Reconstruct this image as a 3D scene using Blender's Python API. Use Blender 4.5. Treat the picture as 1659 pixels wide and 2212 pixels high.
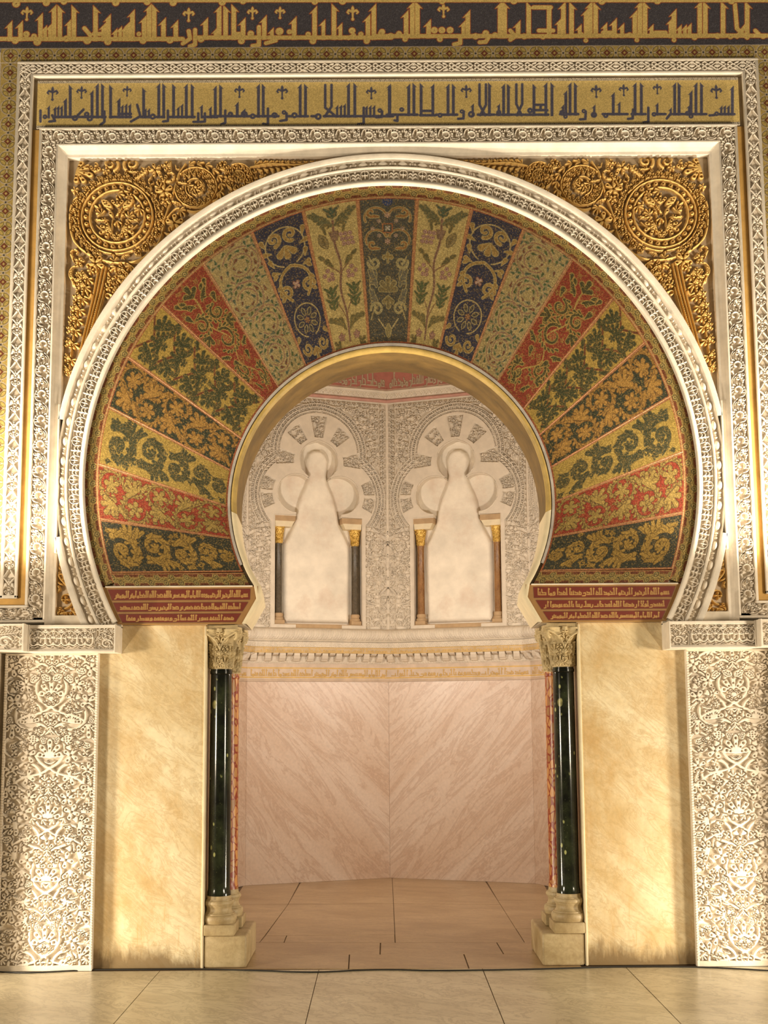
import bpy, bmesh, math, random
import numpy as np
from mathutils import Vector, Matrix
for _o in list(bpy.data.objects): bpy.data.objects.remove(_o)
SC = bpy.context.scene
COL = SC.collection
PI = math.pi
RES = 1.0            # detail of the carved and mosaic surfaces (1 = about 3 mm)

# ------------------------------------------------------------------ camera
F_PX, CAMP = 2500.0, (-0.0726, -7.679, 1.6)
PITCH, ROLL, YAW, SHY = 0.12021, -0.006536, -0.002661, 141.07
def _rot(a):
    Y = a[1]*math.cos(PITCH)-a[2]*math.sin(PITCH); Z = a[1]*math.sin(PITCH)+a[2]*math.cos(PITCH); X = a[0]
    return Vector((X*math.cos(YAW)-Y*math.sin(YAW), X*math.sin(YAW)+Y*math.cos(YAW), Z))
_r = _rot((math.cos(ROLL), 0, math.sin(ROLL))); _u = _rot((-math.sin(ROLL), 0, math.cos(ROLL))); _f = _rot((0, 1, 0))
cam = bpy.data.cameras.new('camera'); camo = bpy.data.objects.new('camera', cam); COL.objects.link(camo)
m = Matrix((( _r[0], _u[0], -_f[0], CAMP[0]), (_r[1], _u[1], -_f[1], CAMP[1]), (_r[2], _u[2], -_f[2], CAMP[2]), (0, 0, 0, 1)))
camo.matrix_world = m
cam.sensor_width = 36; cam.lens = F_PX/2212*36; cam.shift_y = SHY/2212; cam.clip_end = 100
SC.camera = camo
# a measured pixel of the photograph taken to the vertical plane y=Y
def at(px, py, Y=0.0):
    u2 = px-829.5; v2 = py-1106-SHY
    u = u2*math.cos(ROLL)+v2*math.sin(ROLL); v = -u2*math.sin(ROLL)+v2*math.cos(ROLL)
    d = _rot((u/F_PX, 1, -v/F_PX)); k = (Y-CAMP[1])/d[1]
    return CAMP[0]+d[0]*k, CAMP[2]+d[2]*k
def atf(px, py, Z=0.0):
    u2 = px-829.5; v2 = py-1106-SHY
    u = u2*math.cos(ROLL)+v2*math.sin(ROLL); v = -u2*math.sin(ROLL)+v2*math.cos(ROLL)
    d = _rot((u/F_PX, 1, -v/F_PX)); k = (Z-CAMP[2])/d[2]
    return CAMP[0]+d[0]*k, CAMP[1]+d[1]*k

# ------------------------------------------------------------------ light
SC.view_settings.view_transform = 'Standard'; SC.view_settings.look = 'None'
SC.view_settings.gamma = 1.0; SC.view_settings.use_curve_mapping = False
SC.view_settings.exposure = 0.0
W = bpy.data.worlds.new('world'); SC.world = W; W.use_nodes = True
W.node_tree.nodes['Background'].inputs[0].default_value = (1.0, 0.80, 0.52, 1)
W.node_tree.nodes['Background'].inputs[1].default_value = 0.15
def lamp(kind, name, loc, aim, power, color, size=0.3, spot=None, blend=0.5, sy=None):
    l = bpy.data.lights.new(name, kind); l.energy = power; l.color = color
    if kind == 'AREA':
        l.size = size
        if sy: l.shape = 'RECTANGLE'; l.size_y = sy
    else: l.shadow_soft_size = size
    if kind == 'SPOT': l.spot_size = math.radians(spot); l.spot_blend = blend
    o = bpy.data.objects.new(name, l); COL.objects.link(o); o.location = loc
    o.rotation_euler = (Vector(aim)-Vector(loc)).to_track_quat('-Z', 'Y').to_euler()
    return o
WARM = (1.0, 0.84, 0.62); WARMW = (1.0, 0.87, 0.66); PINK = (1.0, 0.86, 0.72)
lamp('SPOT', 'floor_lamp_light', (-3.15, -.70, .12), (-1.9, 0, 1.6), 235, WARMW, .11, 130, .6)
lamp('SPOT', 'floor_lamp_light', (3.15, -.70, .12), (1.9, 0, 1.6), 235, WARMW, .11, 130, .6)
lamp('SPOT', 'uplight', (-2.95, -.50, 2.30), (-.9, 0, 5.6), 560, WARMW, .06, 84, 1.0)
lamp('SPOT', 'uplight', (2.95, -.50, 2.30), (.9, 0, 5.6), 560, WARMW, .06, 84, 1.0)
lamp('AREA', 'relief_fill_light', (-5.2, -4.0, 1.6), (-.3, 0, 5.0), 235, WARM, .8)  # added pair of unseen fill lights, raking the carving from both sides
lamp('AREA', 'relief_fill_light', (5.2, -4.0, 1.6), (.3, 0, 5.0), 235, WARM, .8)
lamp('AREA', 'niche_light', (-1.45, 1.0, 2.3), (0.5, 4.0, 3.2), 43, PINK, .25)
lamp('AREA', 'niche_light', (1.45, 1.0, 2.3), (-0.5, 4.0, 3.2), 43, PINK, .25)

# ------------------------------------------------------------------ objects
def link(o, parent=None):
    COL.objects.link(o)
    if parent: o.parent = parent
    return o
def tag(o, label=None, cat=None, group=None, kind=None):
    if label: o['label'] = label
    if cat: o['category'] = cat
    if group: o['group'] = group
    if kind: o['kind'] = kind
    return o
def empty(name, loc=(0, 0, 0), label=None, cat=None, group=None, kind=None):
    o = bpy.data.objects.new(name, None); link(o); o.location = loc
    return tag(o, label, cat, group, kind)
def meshobj(name, me, mat, parent=None, smooth=False):
    if mat: me.materials.append(mat)
    if smooth: me.polygons.foreach_set('use_smooth', [True]*len(me.polygons))
    return link(bpy.data.objects.new(name, me), parent)
def copy_tree(o, parent=None):
    c = o.copy(); COL.objects.link(c)
    if parent: c.parent = parent
    for ch in [x for x in bpy.data.objects if x.parent == o]: copy_tree(ch, c)
    return c
def npmesh(name, V, Fq, mat, parent=None, smooth=True, col=None):
    me = bpy.data.meshes.new(name)
    V = np.asarray(V, np.float32); Fq = np.asarray(Fq, np.int32)
    me.vertices.add(len(V)); me.vertices.foreach_set('co', V.ravel())
    k = Fq.shape[1]
    me.loops.add(Fq.size); me.loops.foreach_set('vertex_index', Fq.ravel())
    me.polygons.add(len(Fq)); me.polygons.foreach_set('loop_start', np.arange(0, Fq.size, k, dtype=np.int32))
    me.polygons.foreach_set('use_smooth', np.full(len(Fq), smooth))
    me.update(calc_edges=True)
    if col is not None:
        a = me.color_attributes.new('Col', 'FLOAT_COLOR', 'POINT')
        c = np.ones((len(V), 4), np.float32); c[:, :3] = col; a.data.foreach_set('color', c.ravel())
    me.materials.append(mat)
    return link(bpy.data.objects.new(name, me), parent)
def grid(P, col=None, mask=None, base=0):
    n, m_ = P.shape[:2]
    idx = np.arange(n*m_).reshape(n, m_)
    Fq = np.stack([idx[:-1, :-1], idx[:-1, 1:], idx[1:, 1:], idx[1:, :-1]], -1).reshape(-1, 4)
    V = P.reshape(-1, 3); C = None if col is None else col.reshape(-1, 3)
    if mask is not None:
        mk = mask.ravel(); keep = mk[Fq].all(1); Fq = Fq[keep]
        used = np.unique(Fq); mp = np.full(n*m_, -1); mp[used] = np.arange(len(used))
        Fq = mp[Fq]; V = V[used]; C = None if C is None else C[used]
    return V, Fq+base, C
def gridobj(name, P, mat, parent=None, col=None, mask=None, smooth=True):
    V, Fq, C = grid(P, col, mask)
    return npmesh(name, V, Fq, mat, parent, smooth, C)
def joinobj(name, parts, mat, parent=None, smooth=True):
    Vs, Fs, Cs = [], [], []; b = 0
    for P, col, mask in parts:
        V, Fq, C = grid(P, col, mask); Vs.append(V); Fs.append(Fq+b); b += len(V)
        if C is not None: Cs.append(C)
    return npmesh(name, np.concatenate(Vs), np.concatenate(Fs), mat, parent, smooth, np.concatenate(Cs) if Cs else None)

class MB:
    """collects simple solids into one mesh"""
    def __init__(s): s.bm = bmesh.new()
    def box(s, x0, x1, y0, y1, z0, z1, bev=0, seg=2):
        r = bmesh.ops.create_cube(s.bm, size=1); vs = r['verts']
        for v in vs: v.co = Vector(((x0+x1)/2+v.co.x*(x1-x0), (y0+y1)/2+v.co.y*(y1-y0), (z0+z1)/2+v.co.z*(z1-z0)))
        if bev:
            es = list({e for v in vs for e in v.link_edges})
            bmesh.ops.bevel(s.bm, geom=es, offset=bev, segments=seg, profile=.5, affect='EDGES')
        return s
    def prism(s, pts, y0, y1):
        """polygon in x,z pushed from y0 to y1"""
        a = [s.bm.verts.new((p[0], y0, p[1])) for p in pts]; b = [s.bm.verts.new((p[0], y1, p[1])) for p in pts]
        n = len(pts)
        for i in range(n): s.bm.faces.new((a[i], a[(i+1) % n], b[(i+1) % n], b[i]))
        fs = [s.bm.faces.new(a), s.bm.faces.new(b[::-1])]
        for f in fs: f.normal_update()
        if n > 4: bmesh.ops.triangulate(s.bm, faces=fs)
        return s
    def zprism(s, pts, z0, z1):
        a = [s.bm.verts.new((p[0], p[1], z0)) for p in pts]; b = [s.bm.verts.new((p[0], p[1], z1)) for p in pts]
        n = len(pts)
        for i in range(n): s.bm.faces.new((a[i], a[(i+1) % n], b[(i+1) % n], b[i]))
        fs = [s.bm.faces.new(a[::-1]), s.bm.faces.new(b)]
        for f in fs: f.normal_update()
        if n > 4: bmesh.ops.triangulate(s.bm, faces=fs)
        return s
    def lathe(s, prof, cx=0, cy=0, seg=48):
        rings = []
        for r, z in prof: rings.append([s.bm.verts.new((cx+r*math.cos(2*PI*k/seg), cy+r*math.sin(2*PI*k/seg), z)) for k in range(seg)])
        for a, b in zip(rings, rings[1:]):
            for k in range(seg): s.bm.faces.new((a[k], a[(k+1) % seg], b[(k+1) % seg], b[k]))
        s.bm.faces.new(rings[0][::-1]); s.bm.faces.new(rings[-1])
        return s
    def tube(s, pts, r, seg=8):
        pts = [Vector(p) for p in pts]; rings = []
        rr = r if isinstance(r, (list, tuple)) else [r]*len(pts)
        for i, p in enumerate(pts):
            d = (pts[min(i+1, len(pts)-1)]-pts[max(i-1, 0)]).normalized()
            u = d.cross(Vector((0, 0, 1)) if abs(d.z) < .9 else Vector((0, 1, 0))).normalized(); w = d.cross(u)
            rings.append([s.bm.verts.new(p+(u*math.cos(2*PI*k/seg)+w*math.sin(2*PI*k/seg))*rr[i]) for k in range(seg)])
        for a, b in zip(rings, rings[1:]):
            for k in range(seg): s.bm.faces.new((a[k], a[(k+1) % seg], b[(k+1) % seg], b[k]))
        s.bm.faces.new(rings[0][::-1]); s.bm.faces.new(rings[-1])
        return s
    def build(s, name, mat, parent=None, smooth=False):
        bmesh.ops.recalc_face_normals(s.bm, faces=s.bm.faces)
        me = bpy.data.meshes.new(name); s.bm.to_mesh(me); s.bm.free()
        if smooth:
            me.polygons.foreach_set('use_smooth', [True]*len(me.polygons))
            me.set_sharp_from_angle(angle=math.radians(40))
        return meshobj(name, me, mat, parent)

# ------------------------------------------------------------------ materials
class NT:
    def __init__(s, name):
        s.m = bpy.data.materials.new(name); s.m.use_nodes = True; s.t = s.m.node_tree; s.n = s.t.nodes
        s.b = s.n['Principled BSDF']; s.co = s.n.new('ShaderNodeTexCoord').outputs['Object']
    def L(s, a, b): s.t.links.new(a, b)
    def mp(s, scale=(1, 1, 1), rot=(0, 0, 0), loc=(0, 0, 0), src=None):
        n = s.n.new('ShaderNodeMapping'); s.L(src or s.co, n.inputs[0])
        n.inputs['Scale'].default_value = scale; n.inputs['Rotation'].default_value = rot; n.inputs['Location'].default_value = loc
        return n.outputs[0]
    def mp2(s, rot, scale): return s.mp(scale, (0, 0, 0), (0, 0, 0), s.mp((1, 1, 1), rot))
    def noise(s, scale, detail=4, rough=.55, dist=0, src=None, out='Fac'):
        n = s.n.new('ShaderNodeTexNoise'); s.L(src or s.co, n.inputs['Vector'])
        n.inputs['Scale'].default_value = scale; n.inputs['Detail'].default_value = detail
        n.inputs['Roughness'].default_value = rough; n.inputs['Distortion'].default_value = dist
        return n.outputs[out]
    def vor(s, scale, feat='F1', out='Distance', src=None, rnd=1):
        n = s.n.new('ShaderNodeTexVoronoi'); n.feature = feat; s.L(src or s.co, n.inputs['Vector'])
        n.inputs['Scale'].default_value = scale; n.inputs['Randomness'].default_value = rnd
        return n.outputs[out]
    def ramp(s, src, stops, interp='LINEAR'):
        n = s.n.new('ShaderNodeValToRGB'); s.L(src, n.inputs[0]); e = n.color_ramp.elements; n.color_ramp.interpolation = interp
        while len(e) < len(stops): e.new(.5)
        for k, (p, c) in enumerate(stops):
            e[k].position = p; e[k].color = (c[0], c[1], c[2], 1) if isinstance(c, (tuple, list)) else (c, c, c, 1)
        return n.outputs[0]
    def mix(s, f, a, b, mode='MIX'):
        n = s.n.new('ShaderNodeMix'); n.data_type = 'RGBA'; n.blend_type = mode
        for v, i in ((f, 0), (a, 6), (b, 7)):
            if isinstance(v, (int, float)) : n.inputs[i].default_value = v if i == 0 else (v, v, v, 1)
            elif isinstance(v, (tuple, list)): n.inputs[i].default_value = (v[0], v[1], v[2], 1)
            else: s.L(v, n.inputs[i])
        return n.outputs[2]
    def math(s, op, a, b=0.5):
        n = s.n.new('ShaderNodeMath'); n.operation = op
        for v, i in ((a, 0), (b, 1)):
            if isinstance(v, (int, float)): n.inputs[i].default_value = v
            else: s.L(v, n.inputs[i])
        return n.outputs[0]
    def attr(s, name='Col'):
        n = s.n.new('ShaderNodeAttribute'); n.attribute_name = name; return n.outputs['Color']
    def bump(s, src, strength=.3, dist=.01):
        n = s.n.new('ShaderNodeBump'); s.L(src, n.inputs['Height']); n.inputs['Strength'].default_value = strength
        n.inputs['Distance'].default_value = dist; s.L(n.outputs[0], s.b.inputs['Normal'])
    def done(s, color, rough=.6, metal=0, spec=.5):
        if isinstance(color, (tuple, list)): s.b.inputs['Base Color'].default_value = (*color, 1)
        else: s.L(color, s.b.inputs['Base Color'])
        for v, i in ((rough, 'Roughness'), (metal, 'Metallic')):
            if isinstance(v, (int, float)): s.b.inputs[i].default_value = v
            else: s.L(v, s.b.inputs[i])
        s.b.inputs['Specular IOR Level'].default_value = spec
        return s.m
def m_plaster(name, c, amp=.16, rough=.75, sc=9, bump=.25, dirt=None):
    t = NT(name); n = t.noise(sc, 6, .6); n2 = t.noise(sc*14, 3)
    a = tuple(x*(1-amp) for x in c); b = tuple(min(1, x*(1+amp*.6)) for x in c)
    col = t.ramp(n, [(.3, a), (.7, b)])
    if dirt: col = t.mix(t.ramp(t.noise(3.1, 7, .65), [(.52, 0), (.75, .75)]), col, dirt)
    t.bump(n2, bump, .004)
    return t.done(col, rough)
def m_marble(name, base, dark, vein, ang=(0, 0, 0), stretch=(1, 1, 1), rough=.35, vs=1.0, stain=None, vstr=.7, grid_c=None):
    t = NT(name); v = t.mp2(ang, stretch)
    n1 = t.noise(2.2*vs, 7, .6, .6, v); n2 = t.noise(5.5*vs, 9, .7, 1.2, v); n3 = t.noise(40, 4, .6)
    col = t.ramp(n1, [(.32, dark), (.62, base)])
    vv = t.ramp(n2, [(.455, 0), (.497, vstr), (.503, vstr), (.54, 0)])
    col = t.mix(vv, col, vein)
    if stain:
        s_ = t.noise(1.7, 8, .7, .3, t.mp((1.5, 1, .7), (0, 0, 0), (3, 1, 2)))
        col = t.mix(t.ramp(s_, [(.48, 0), (.72, .8)]), col, stain)
    col = t.mix(.25, col, t.ramp(n3, [(.3, .45), (.7, .95)]), 'MULTIPLY')
    if grid_c:      # streaky grime of the foot of old slabs
        sep = t.n.new('ShaderNodeSeparateXYZ'); t.L(t.co, sep.inputs[0])
        f = t.math('ADD', t.math('MULTIPLY', sep.outputs[2], -3.2), t.math('MULTIPLY', t.noise(9, 6, .7, .4, t.mp((1, 1, .25))), 1.1))
        col = t.mix(t.ramp(f, [(.10, 0), (.42, .85)]), col, grid_c)
        dr = t.ramp(t.noise(26, 4, .6, 0, t.mp((1, 1, .09))), [(.60, 0), (.70, .5)]); lo = t.ramp(sep.outputs[2], [(.3, 1), (1.0, 0)])
        col = t.mix(t.math('MULTIPLY', dr, lo), col, stain or dark)
    t.bump(n3, .06, .003)
    return t.done(col, rough)
def m_mosaic(name, metal=.40, rough=.40, sc=150, var=.5, gain=.84):
    t = NT(name); cell = t.vor(sc, 'F1', 'Color', rnd=.55); edge = t.vor(sc, 'DISTANCE_TO_EDGE', rnd=.55)
    sep = t.n.new('ShaderNodeSeparateColor'); t.L(cell, sep.inputs[0])
    br = t.ramp(sep.outputs[0], [(0, 1-var), (1, 1+var*.0)])
    col = t.mix(1.0, t.attr(), br, 'MULTIPLY'); col = t.mix(1.0, col, (gain, gain, gain), 'MULTIPLY')
    if gain < 1: col = t.mix(t.ramp(sep.outputs[2], [(.80, 0), (.85, .35)]), col, (.46, .29, .075))
    col = t.mix(t.ramp(edge, [(0, .35), (.08, 0)]), col, (.10, .07, .04))
    n = t.n.new('ShaderNodeBump'); t.L(cell, n.inputs['Height']); n.inputs['Strength'].default_value = .35; n.inputs['Distance'].default_value = .004
    t.L(n.outputs[0], t.b.inputs['Normal'])
    return t.done(col, t.ramp(sep.outputs[1], [(0, rough-.12), (1, rough+.25)]), metal)
def m_vcol(name, rough=.7, metal=0, amp=.25, sc=12, bump=.25):
    t = NT(name); n = t.noise(sc, 6, .6)
    col = t.mix(1.0, t.attr(), t.ramp(n, [(.25, 1-amp), (.7, 1.0)]), 'MULTIPLY')
    t.bump(t.noise(120, 3), bump, .003)
    return t.done(col, rough, metal)

STUCCO = m_plaster('carved_stucco', (.80, .72, .61))
STUCCO2 = m_plaster('plain_plaster', (.74, .65, .52), .2, .8, 5)
NICHEST = m_plaster('niche_plaster', (.74, .66, .54), .12)
INFILL = m_plaster('infill_plaster', (.90, .83, .70), .16, .8, 4, .5, dirt=(.70, .55, .43))
OCHRE = m_vcol('ochre_paint', .7)
TAN = m_plaster('tan_paint', (.56, .33, .09), .25, .75, 6)
MOSAIC = m_mosaic('glass_mosaic')
MOSAICG = m_mosaic('gold_mosaic', .12, .36, 170, .35, 1.0)
REDPAINT = m_vcol('red_painted_band', .6)
VC = m_vcol('painted_relief', .7)
SLAB = m_marble('cream_marble', (.86, .74, .50), (.66, .49, .25), (.55, .38, .18), (0, -.7, 0), (.55, 1, 1.6), .32, 1.1, stain=(.58, .36, .13), vstr=.45, grid_c=(.20, .13, .06))
NICHEM_L = m_marble('pink_marble_left', (.82, .68, .57), (.73, .55, .42), (.50, .30, .19), (0, -.85, 0), (.16, .7, 1.3), .35, .8, vstr=.40)
NICHEM_R = m_marble('pink_marble_right', (.82, .68, .57), (.73, .55, .42), (.50, .30, .19), (0, .85, 0), (.16, .7, 1.3), .35, .8, vstr=.40)
FLOORM = m_marble('floor_marble', (.82, .74, .56), (.62, .54, .38), (.40, .34, .22), (0, 0, .6), (.7, 1.25, 1), .28, .8, vstr=.55)
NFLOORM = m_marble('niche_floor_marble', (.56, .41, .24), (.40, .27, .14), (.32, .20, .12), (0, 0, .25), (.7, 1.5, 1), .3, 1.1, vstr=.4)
BASEM = m_marble('base_marble', (.60, .48, .28), (.36, .26, .12), (.26, .16, .07), (0, 0, 0), (1, 1, 1), .5, 2.0, stain=(.26, .16, .06), vstr=.2)
CREAM = m_plaster('springer_stone', (.80, .69, .47), .12, .6)
SOFFIT_SHADE = m_plaster('gilded_soffit_shaded', (.19, .115, .028), .4, .55, 7, .4)  # gilding darkened, the shade under the arch is put into its colour
GEDGE_LIT = m_plaster('gilded_edge_lit', (.52, .36, .11), .3, .45, 9, .4)  # same gilding made paler, the light on the front chamfer is in the colour
GREYL = m_plaster('grey_fillet', (.42, .38, .34), .3)
JOINT = m_plaster('brown_joint', (.17, .11, .065), .3)
DARK = m_plaster('grout', (.10, .07, .045), .3)
CABLE = m_plaster('black_rubber', (.02, .018, .015), .1, .5)
GOLDLEAF = NT('gold_leaf'); GOLDLEAF.bump(GOLDLEAF.noise(60, 5), .5, .01)
GOLDLEAF = GOLDLEAF.done(GOLDLEAF.ramp(GOLDLEAF.noise(30, 4), [(.3, (.45, .28, .05)), (.7, (.95, .66, .20))]), .38, .75)
def _green():
    t = NT('green_black_marble'); n = t.noise(7, 6, .6)
    col = t.ramp(n, [(.40, (.004, .005, .003)), (.72, (.035, .045, .020))])
    sp = t.vor(16, 'F1', 'Distance', t.mp((1, 1, .55))); msk = t.ramp(sp, [(.10, 1), (.15, 0)])
    g = t.ramp(t.noise(9, 2), [(.44, 0), (.52, 1)])
    col = t.mix(t.math('MULTIPLY', msk, g), col, (.42, .44, .18))
    sp2 = t.ramp(t.vor(60, 'F1', 'Distance'), [(.10, .55), (.17, 0)]); col = t.mix(t.math('MULTIPLY', sp2, t.ramp(t.noise(6, 3), [(.45, 0), (.6, 1)])), col, (.20, .22, .10))
    sp3 = t.ramp(t.vor(6.5, 'F1', 'Distance', t.mp((1, 1, .7), (0, 0, 0), (.3, .7, .2))), [(.16, 1), (.19, 0)]); g3 = t.ramp(t.noise(5, 2), [(.50, 0), (.54, 1)])
    col = t.mix(t.math('MULTIPLY', sp3, g3), col, (.50, .48, .20))
    return t.done(col, .14)
GREEN = _green()
def _breccia(name, a, b, sc=34):
    t = NT(name); v = t.mp((1, 1, .5)); e = t.vor(sc, 'DISTANCE_TO_EDGE', 'Distance', v); c = t.vor(sc, 'F1', 'Color', v)
    sep = t.n.new('ShaderNodeSeparateColor'); t.L(c, sep.inputs[0])
    thr = t.math('ADD', t.math('MULTIPLY', sep.outputs[1], .12), .03)
    f = t.math('GREATER_THAN', e, thr); cc = t.mix(sep.outputs[0], tuple(x*.55 for x in b), b)
    return t.done(t.mix(f, a, cc), .3)
BRECC = _breccia('red_breccia', (.26, .035, .012), (.62, .30, .10))
BROWNM = m_marble('brown_marble', (.34, .16, .05), (.16, .065, .02), (.42, .24, .09), (0, 0, 0), (2, 2, .8), .35, 3)
DARKM = m_marble('dark_grey_marble', (.10, .075, .045), (.05, .04, .025), (.30, .25, .16), (0, 0, 0), (1.5, 1.5, 1), .35, 3, vstr=.25)
# ------------------------------------------------------------------ ornament: carved heights and mosaic colours drawn on a canvas
class Cv:
    """canvas of w x h units, y up; H = carved height 0..1, C = colour"""
    def __init__(s, w, h, res=1.0, col=None, x0=0, y0=0):
        s.w, s.h, s.res, s.x0, s.y0 = w, h, res, x0, y0
        s.nx = max(2, int(round(w*res))+1); s.ny = max(2, int(round(h*res))+1)
        s.xs = x0+np.linspace(0, w, s.nx); s.ys = y0+np.linspace(0, h, s.ny)
        s.H = np.zeros((s.ny, s.nx), np.float32)
        s.C = np.zeros((s.ny, s.nx, 3), np.float32)
        if col is not None: s.C[:] = col
        s.px = w/(s.nx-1)
    def win(s, x0, x1, y0, y1):
        dx = s.w/(s.nx-1); dy = s.h/(s.ny-1)
        i0 = max(0, int((x0-s.x0)/dx)); i1 = min(s.nx, int((x1-s.x0)/dx)+2)
        j0 = max(0, int((y0-s.y0)/dy)); j1 = min(s.ny, int((y1-s.y0)/dy)+2)
        if i1 <= i0 or j1 <= j0: return None
        return slice(j0, j1), slice(i0, i1)
    def put(s, w, d, c=None, o=None, ow=1.3, h=None, rnd=None, gap=0):
        """d = signed distance in units inside window w"""
        px = s.px
        if h is not None:
            H = s.H[w]
            if gap: H *= 1-np.clip(.5-(d-gap)/px, 0, 1)
            r = rnd or px*1.2
            t = np.clip(-d/r+.0, 0, 1); t = np.sqrt(np.clip(t*(2-t), 0, 1))
            np.maximum(H, h*t, out=H)
        C = s.C[w]
        if o is not None:
            a = np.clip(.5-(d-ow)/px, 0, 1)[..., None]; C += a*(np.array(o, np.float32)-C)
        if c is not None:
            a = np.clip(.5-d/px, 0, 1)[..., None]; C += a*(np.array(c, np.float32)-C)
    def sub(s, w, d, depth=1.0, c=None):
        a = np.clip(.5-d/s.px, 0, 1); s.H[w] *= 1-a*depth
        if c is not None: C = s.C[w]; C += a[..., None]*(np.array(c, np.float32)-C)
    def stroke(s, pts, w0, w1=None, **k):
        """tapered line; w = half width"""
        w1 = w0 if w1 is None else w1; n = len(pts)-1; mg = max(w0, w1)+k.get('ow', 1.3)+k.get('gap', 0)+2*s.px
        P = np.array(pts, float)
        W_ = s.win(P[:, 0].min()-mg, P[:, 0].max()+mg, P[:, 1].min()-mg, P[:, 1].max()+mg)
        if W_ is None: return
        X = s.xs[W_[1]][None, :]; Y = s.ys[W_[0]][:, None]
        D = np.full((Y.shape[0], X.shape[1]), 1e3, np.float32)
        j0, i0 = W_[0].start, W_[1].start
        for i in range(n):
            a, b = P[i], P[i+1]; ra = w0+(w1-w0)*i/n; rb = w0+(w1-w0)*(i+1)/n
            q = s.win(min(a[0], b[0])-mg, max(a[0], b[0])+mg, min(a[1], b[1])-mg, max(a[1], b[1])+mg)
            if q is None: continue
            q2 = (slice(max(q[0].start-j0, 0), q[0].stop-j0), slice(max(q[1].start-i0, 0), q[1].stop-i0))
            XX = X[:, q2[1]]; YY = Y[q2[0]]
            D[q2] = np.minimum(D[q2], drop(XX, YY, a[0], a[1], b[0], b[1], ra, rb))
        s.put(W_, D, **k)
    def disc(s, cx, cy, r, r2=None, **k):
        mg = r+k.get('ow', 1.3)+k.get('gap', 0)+2*s.px; W_ = s.win(cx-mg, cx+mg, cy-mg, cy+mg)
        if W_ is None: return
        d = np.hypot(s.xs[W_[1]][None, :]-cx, s.ys[W_[0]][:, None]-cy)-r
        if r2 is not None: d = np.maximum(d, r2-(d+r))
        s.put(W_, d, **k)
    def hole(s, cx, cy, r, depth=1.0, c=None):
        W_ = s.win(cx-r-1, cx+r+1, cy-r-1, cy+r+1)
        if W_ is None: return
        s.sub(W_, np.hypot(s.xs[W_[1]][None, :]-cx, s.ys[W_[0]][:, None]-cy)-r, depth, c)
    def poly(s, pts, **k):
        P = np.array(pts, float); mg = k.get('ow', 1.3)+2*s.px
        W_ = s.win(P[:, 0].min()-mg, P[:, 0].max()+mg, P[:, 1].min()-mg, P[:, 1].max()+mg)
        if W_ is None: return
        X = s.xs[W_[1]][None, :]+0*s.ys[W_[0]][:, None]; Y = s.ys[W_[0]][:, None]+0*X
        D = np.full(X.shape, 1e6); ins = np.zeros(X.shape, bool)
        for i in range(len(P)):
            a, b = P[i], P[(i+1) % len(P)]
            D = np.minimum(D, drop(X, Y, a[0], a[1], b[0], b[1], 0, 0))
            with np.errstate(divide='ignore', invalid='ignore'):
                cr = ((a[1] > Y) != (b[1] > Y)) & (X < (b[0]-a[0])*(Y-a[1])/((b[1]-a[1]) or 1e-9)+a[0])
            ins ^= cr
        s.put(W_, np.where(ins, -D, D), **k)
    def motif(s, kind, cx, cy, size, ang=0, flip=1, holes=True, hc=None, **k):
        mg = size*1.15+k.get('ow', 1.3)+k.get('gap', 0)+2*s.px; W_ = s.win(cx-mg, cx+mg, cy-mg, cy+mg)
        if W_ is None: return
        X = s.xs[W_[1]][None, :]-cx; Y = s.ys[W_[0]][:, None]-cy
        ca, sa = math.cos(ang), math.sin(ang)
        U = (X*ca+Y*sa)*flip/size; V_ = (-X*sa+Y*ca)/size
        d, hl = MOT[kind](U, V_)
        s.put(W_, d*size, **k)
        if holes and size >= 11:
            for (hx, hy, hr) in hl: s.sub(W_, (np.hypot(U-hx, V_-hy)-hr)*size, .85, hc)
def drop(X, Y, x0, y0, x1, y1, r0, r1):
    vx, vy = x1-x0, y1-y0; L2 = vx*vx+vy*vy+1e-12
    t = np.clip(((X-x0)*vx+(Y-y0)*vy)/L2, 0, 1)
    return np.hypot(X-x0-t*vx, Y-y0-t*vy)-(r0+(r1-r0)*t)
def _fan(n, spread, l0, r0, r1, by=-.75, mid=1.25):
    def f(X, Y):
        D = None; hl = []
        for k in range(n):
            a = (k-(n-1)/2)/((n-1)/2 or 1); th = a*spread; L = l0*(mid-(mid-1)*abs(a)*1.6)
            ex, ey = math.sin(th)*L, by+math.cos(th)*L
            d = drop(X, Y, 0, by, ex, ey, r0, r1); D = d if D is None else np.minimum(D, d)
            hl.append((ex*.92, by+(ey-by)*.92, r1*.42))
            hl.append((ex*.55, by+(ey-by)*.55, r1*.3))
        return D, hl
    return f
def _half(X, Y):
    D = drop(X, Y, 0, -.9, -.15, -.2, .10, .2); hl = []
    for k in range(5):
        t = k/4; x, y = -.15-.1*math.sin(t*3), -.55+t*1.1
        ex, ey = x+.62*math.cos(.7+t*.9), y+.40*math.sin(.7+t*.9)
        D = np.minimum(D, drop(X, Y, x, y, ex, ey, .17, .13)); hl.append((ex*.9, ey*.95, .06)); hl.append((x+.15, y+.08, .05))
    D = np.minimum(D, drop(X, Y, -.2, .3, -.45, .75, .2, .07))
    return D, hl
def _rose(n, w=.26):
    def f(X, Y):
        D = np.hypot(X, Y)-.22; hl = [(0, 0, .12)]
        for k in range(n):
            a = 2*PI*k/n; D = np.minimum(D, drop(X, Y, .3*math.sin(a), .3*math.cos(a), .66*math.sin(a), .66*math.cos(a), w*.7, w))
            hl.append((.66*math.sin(a), .66*math.cos(a), .09))
        return D, hl
    return f
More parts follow.
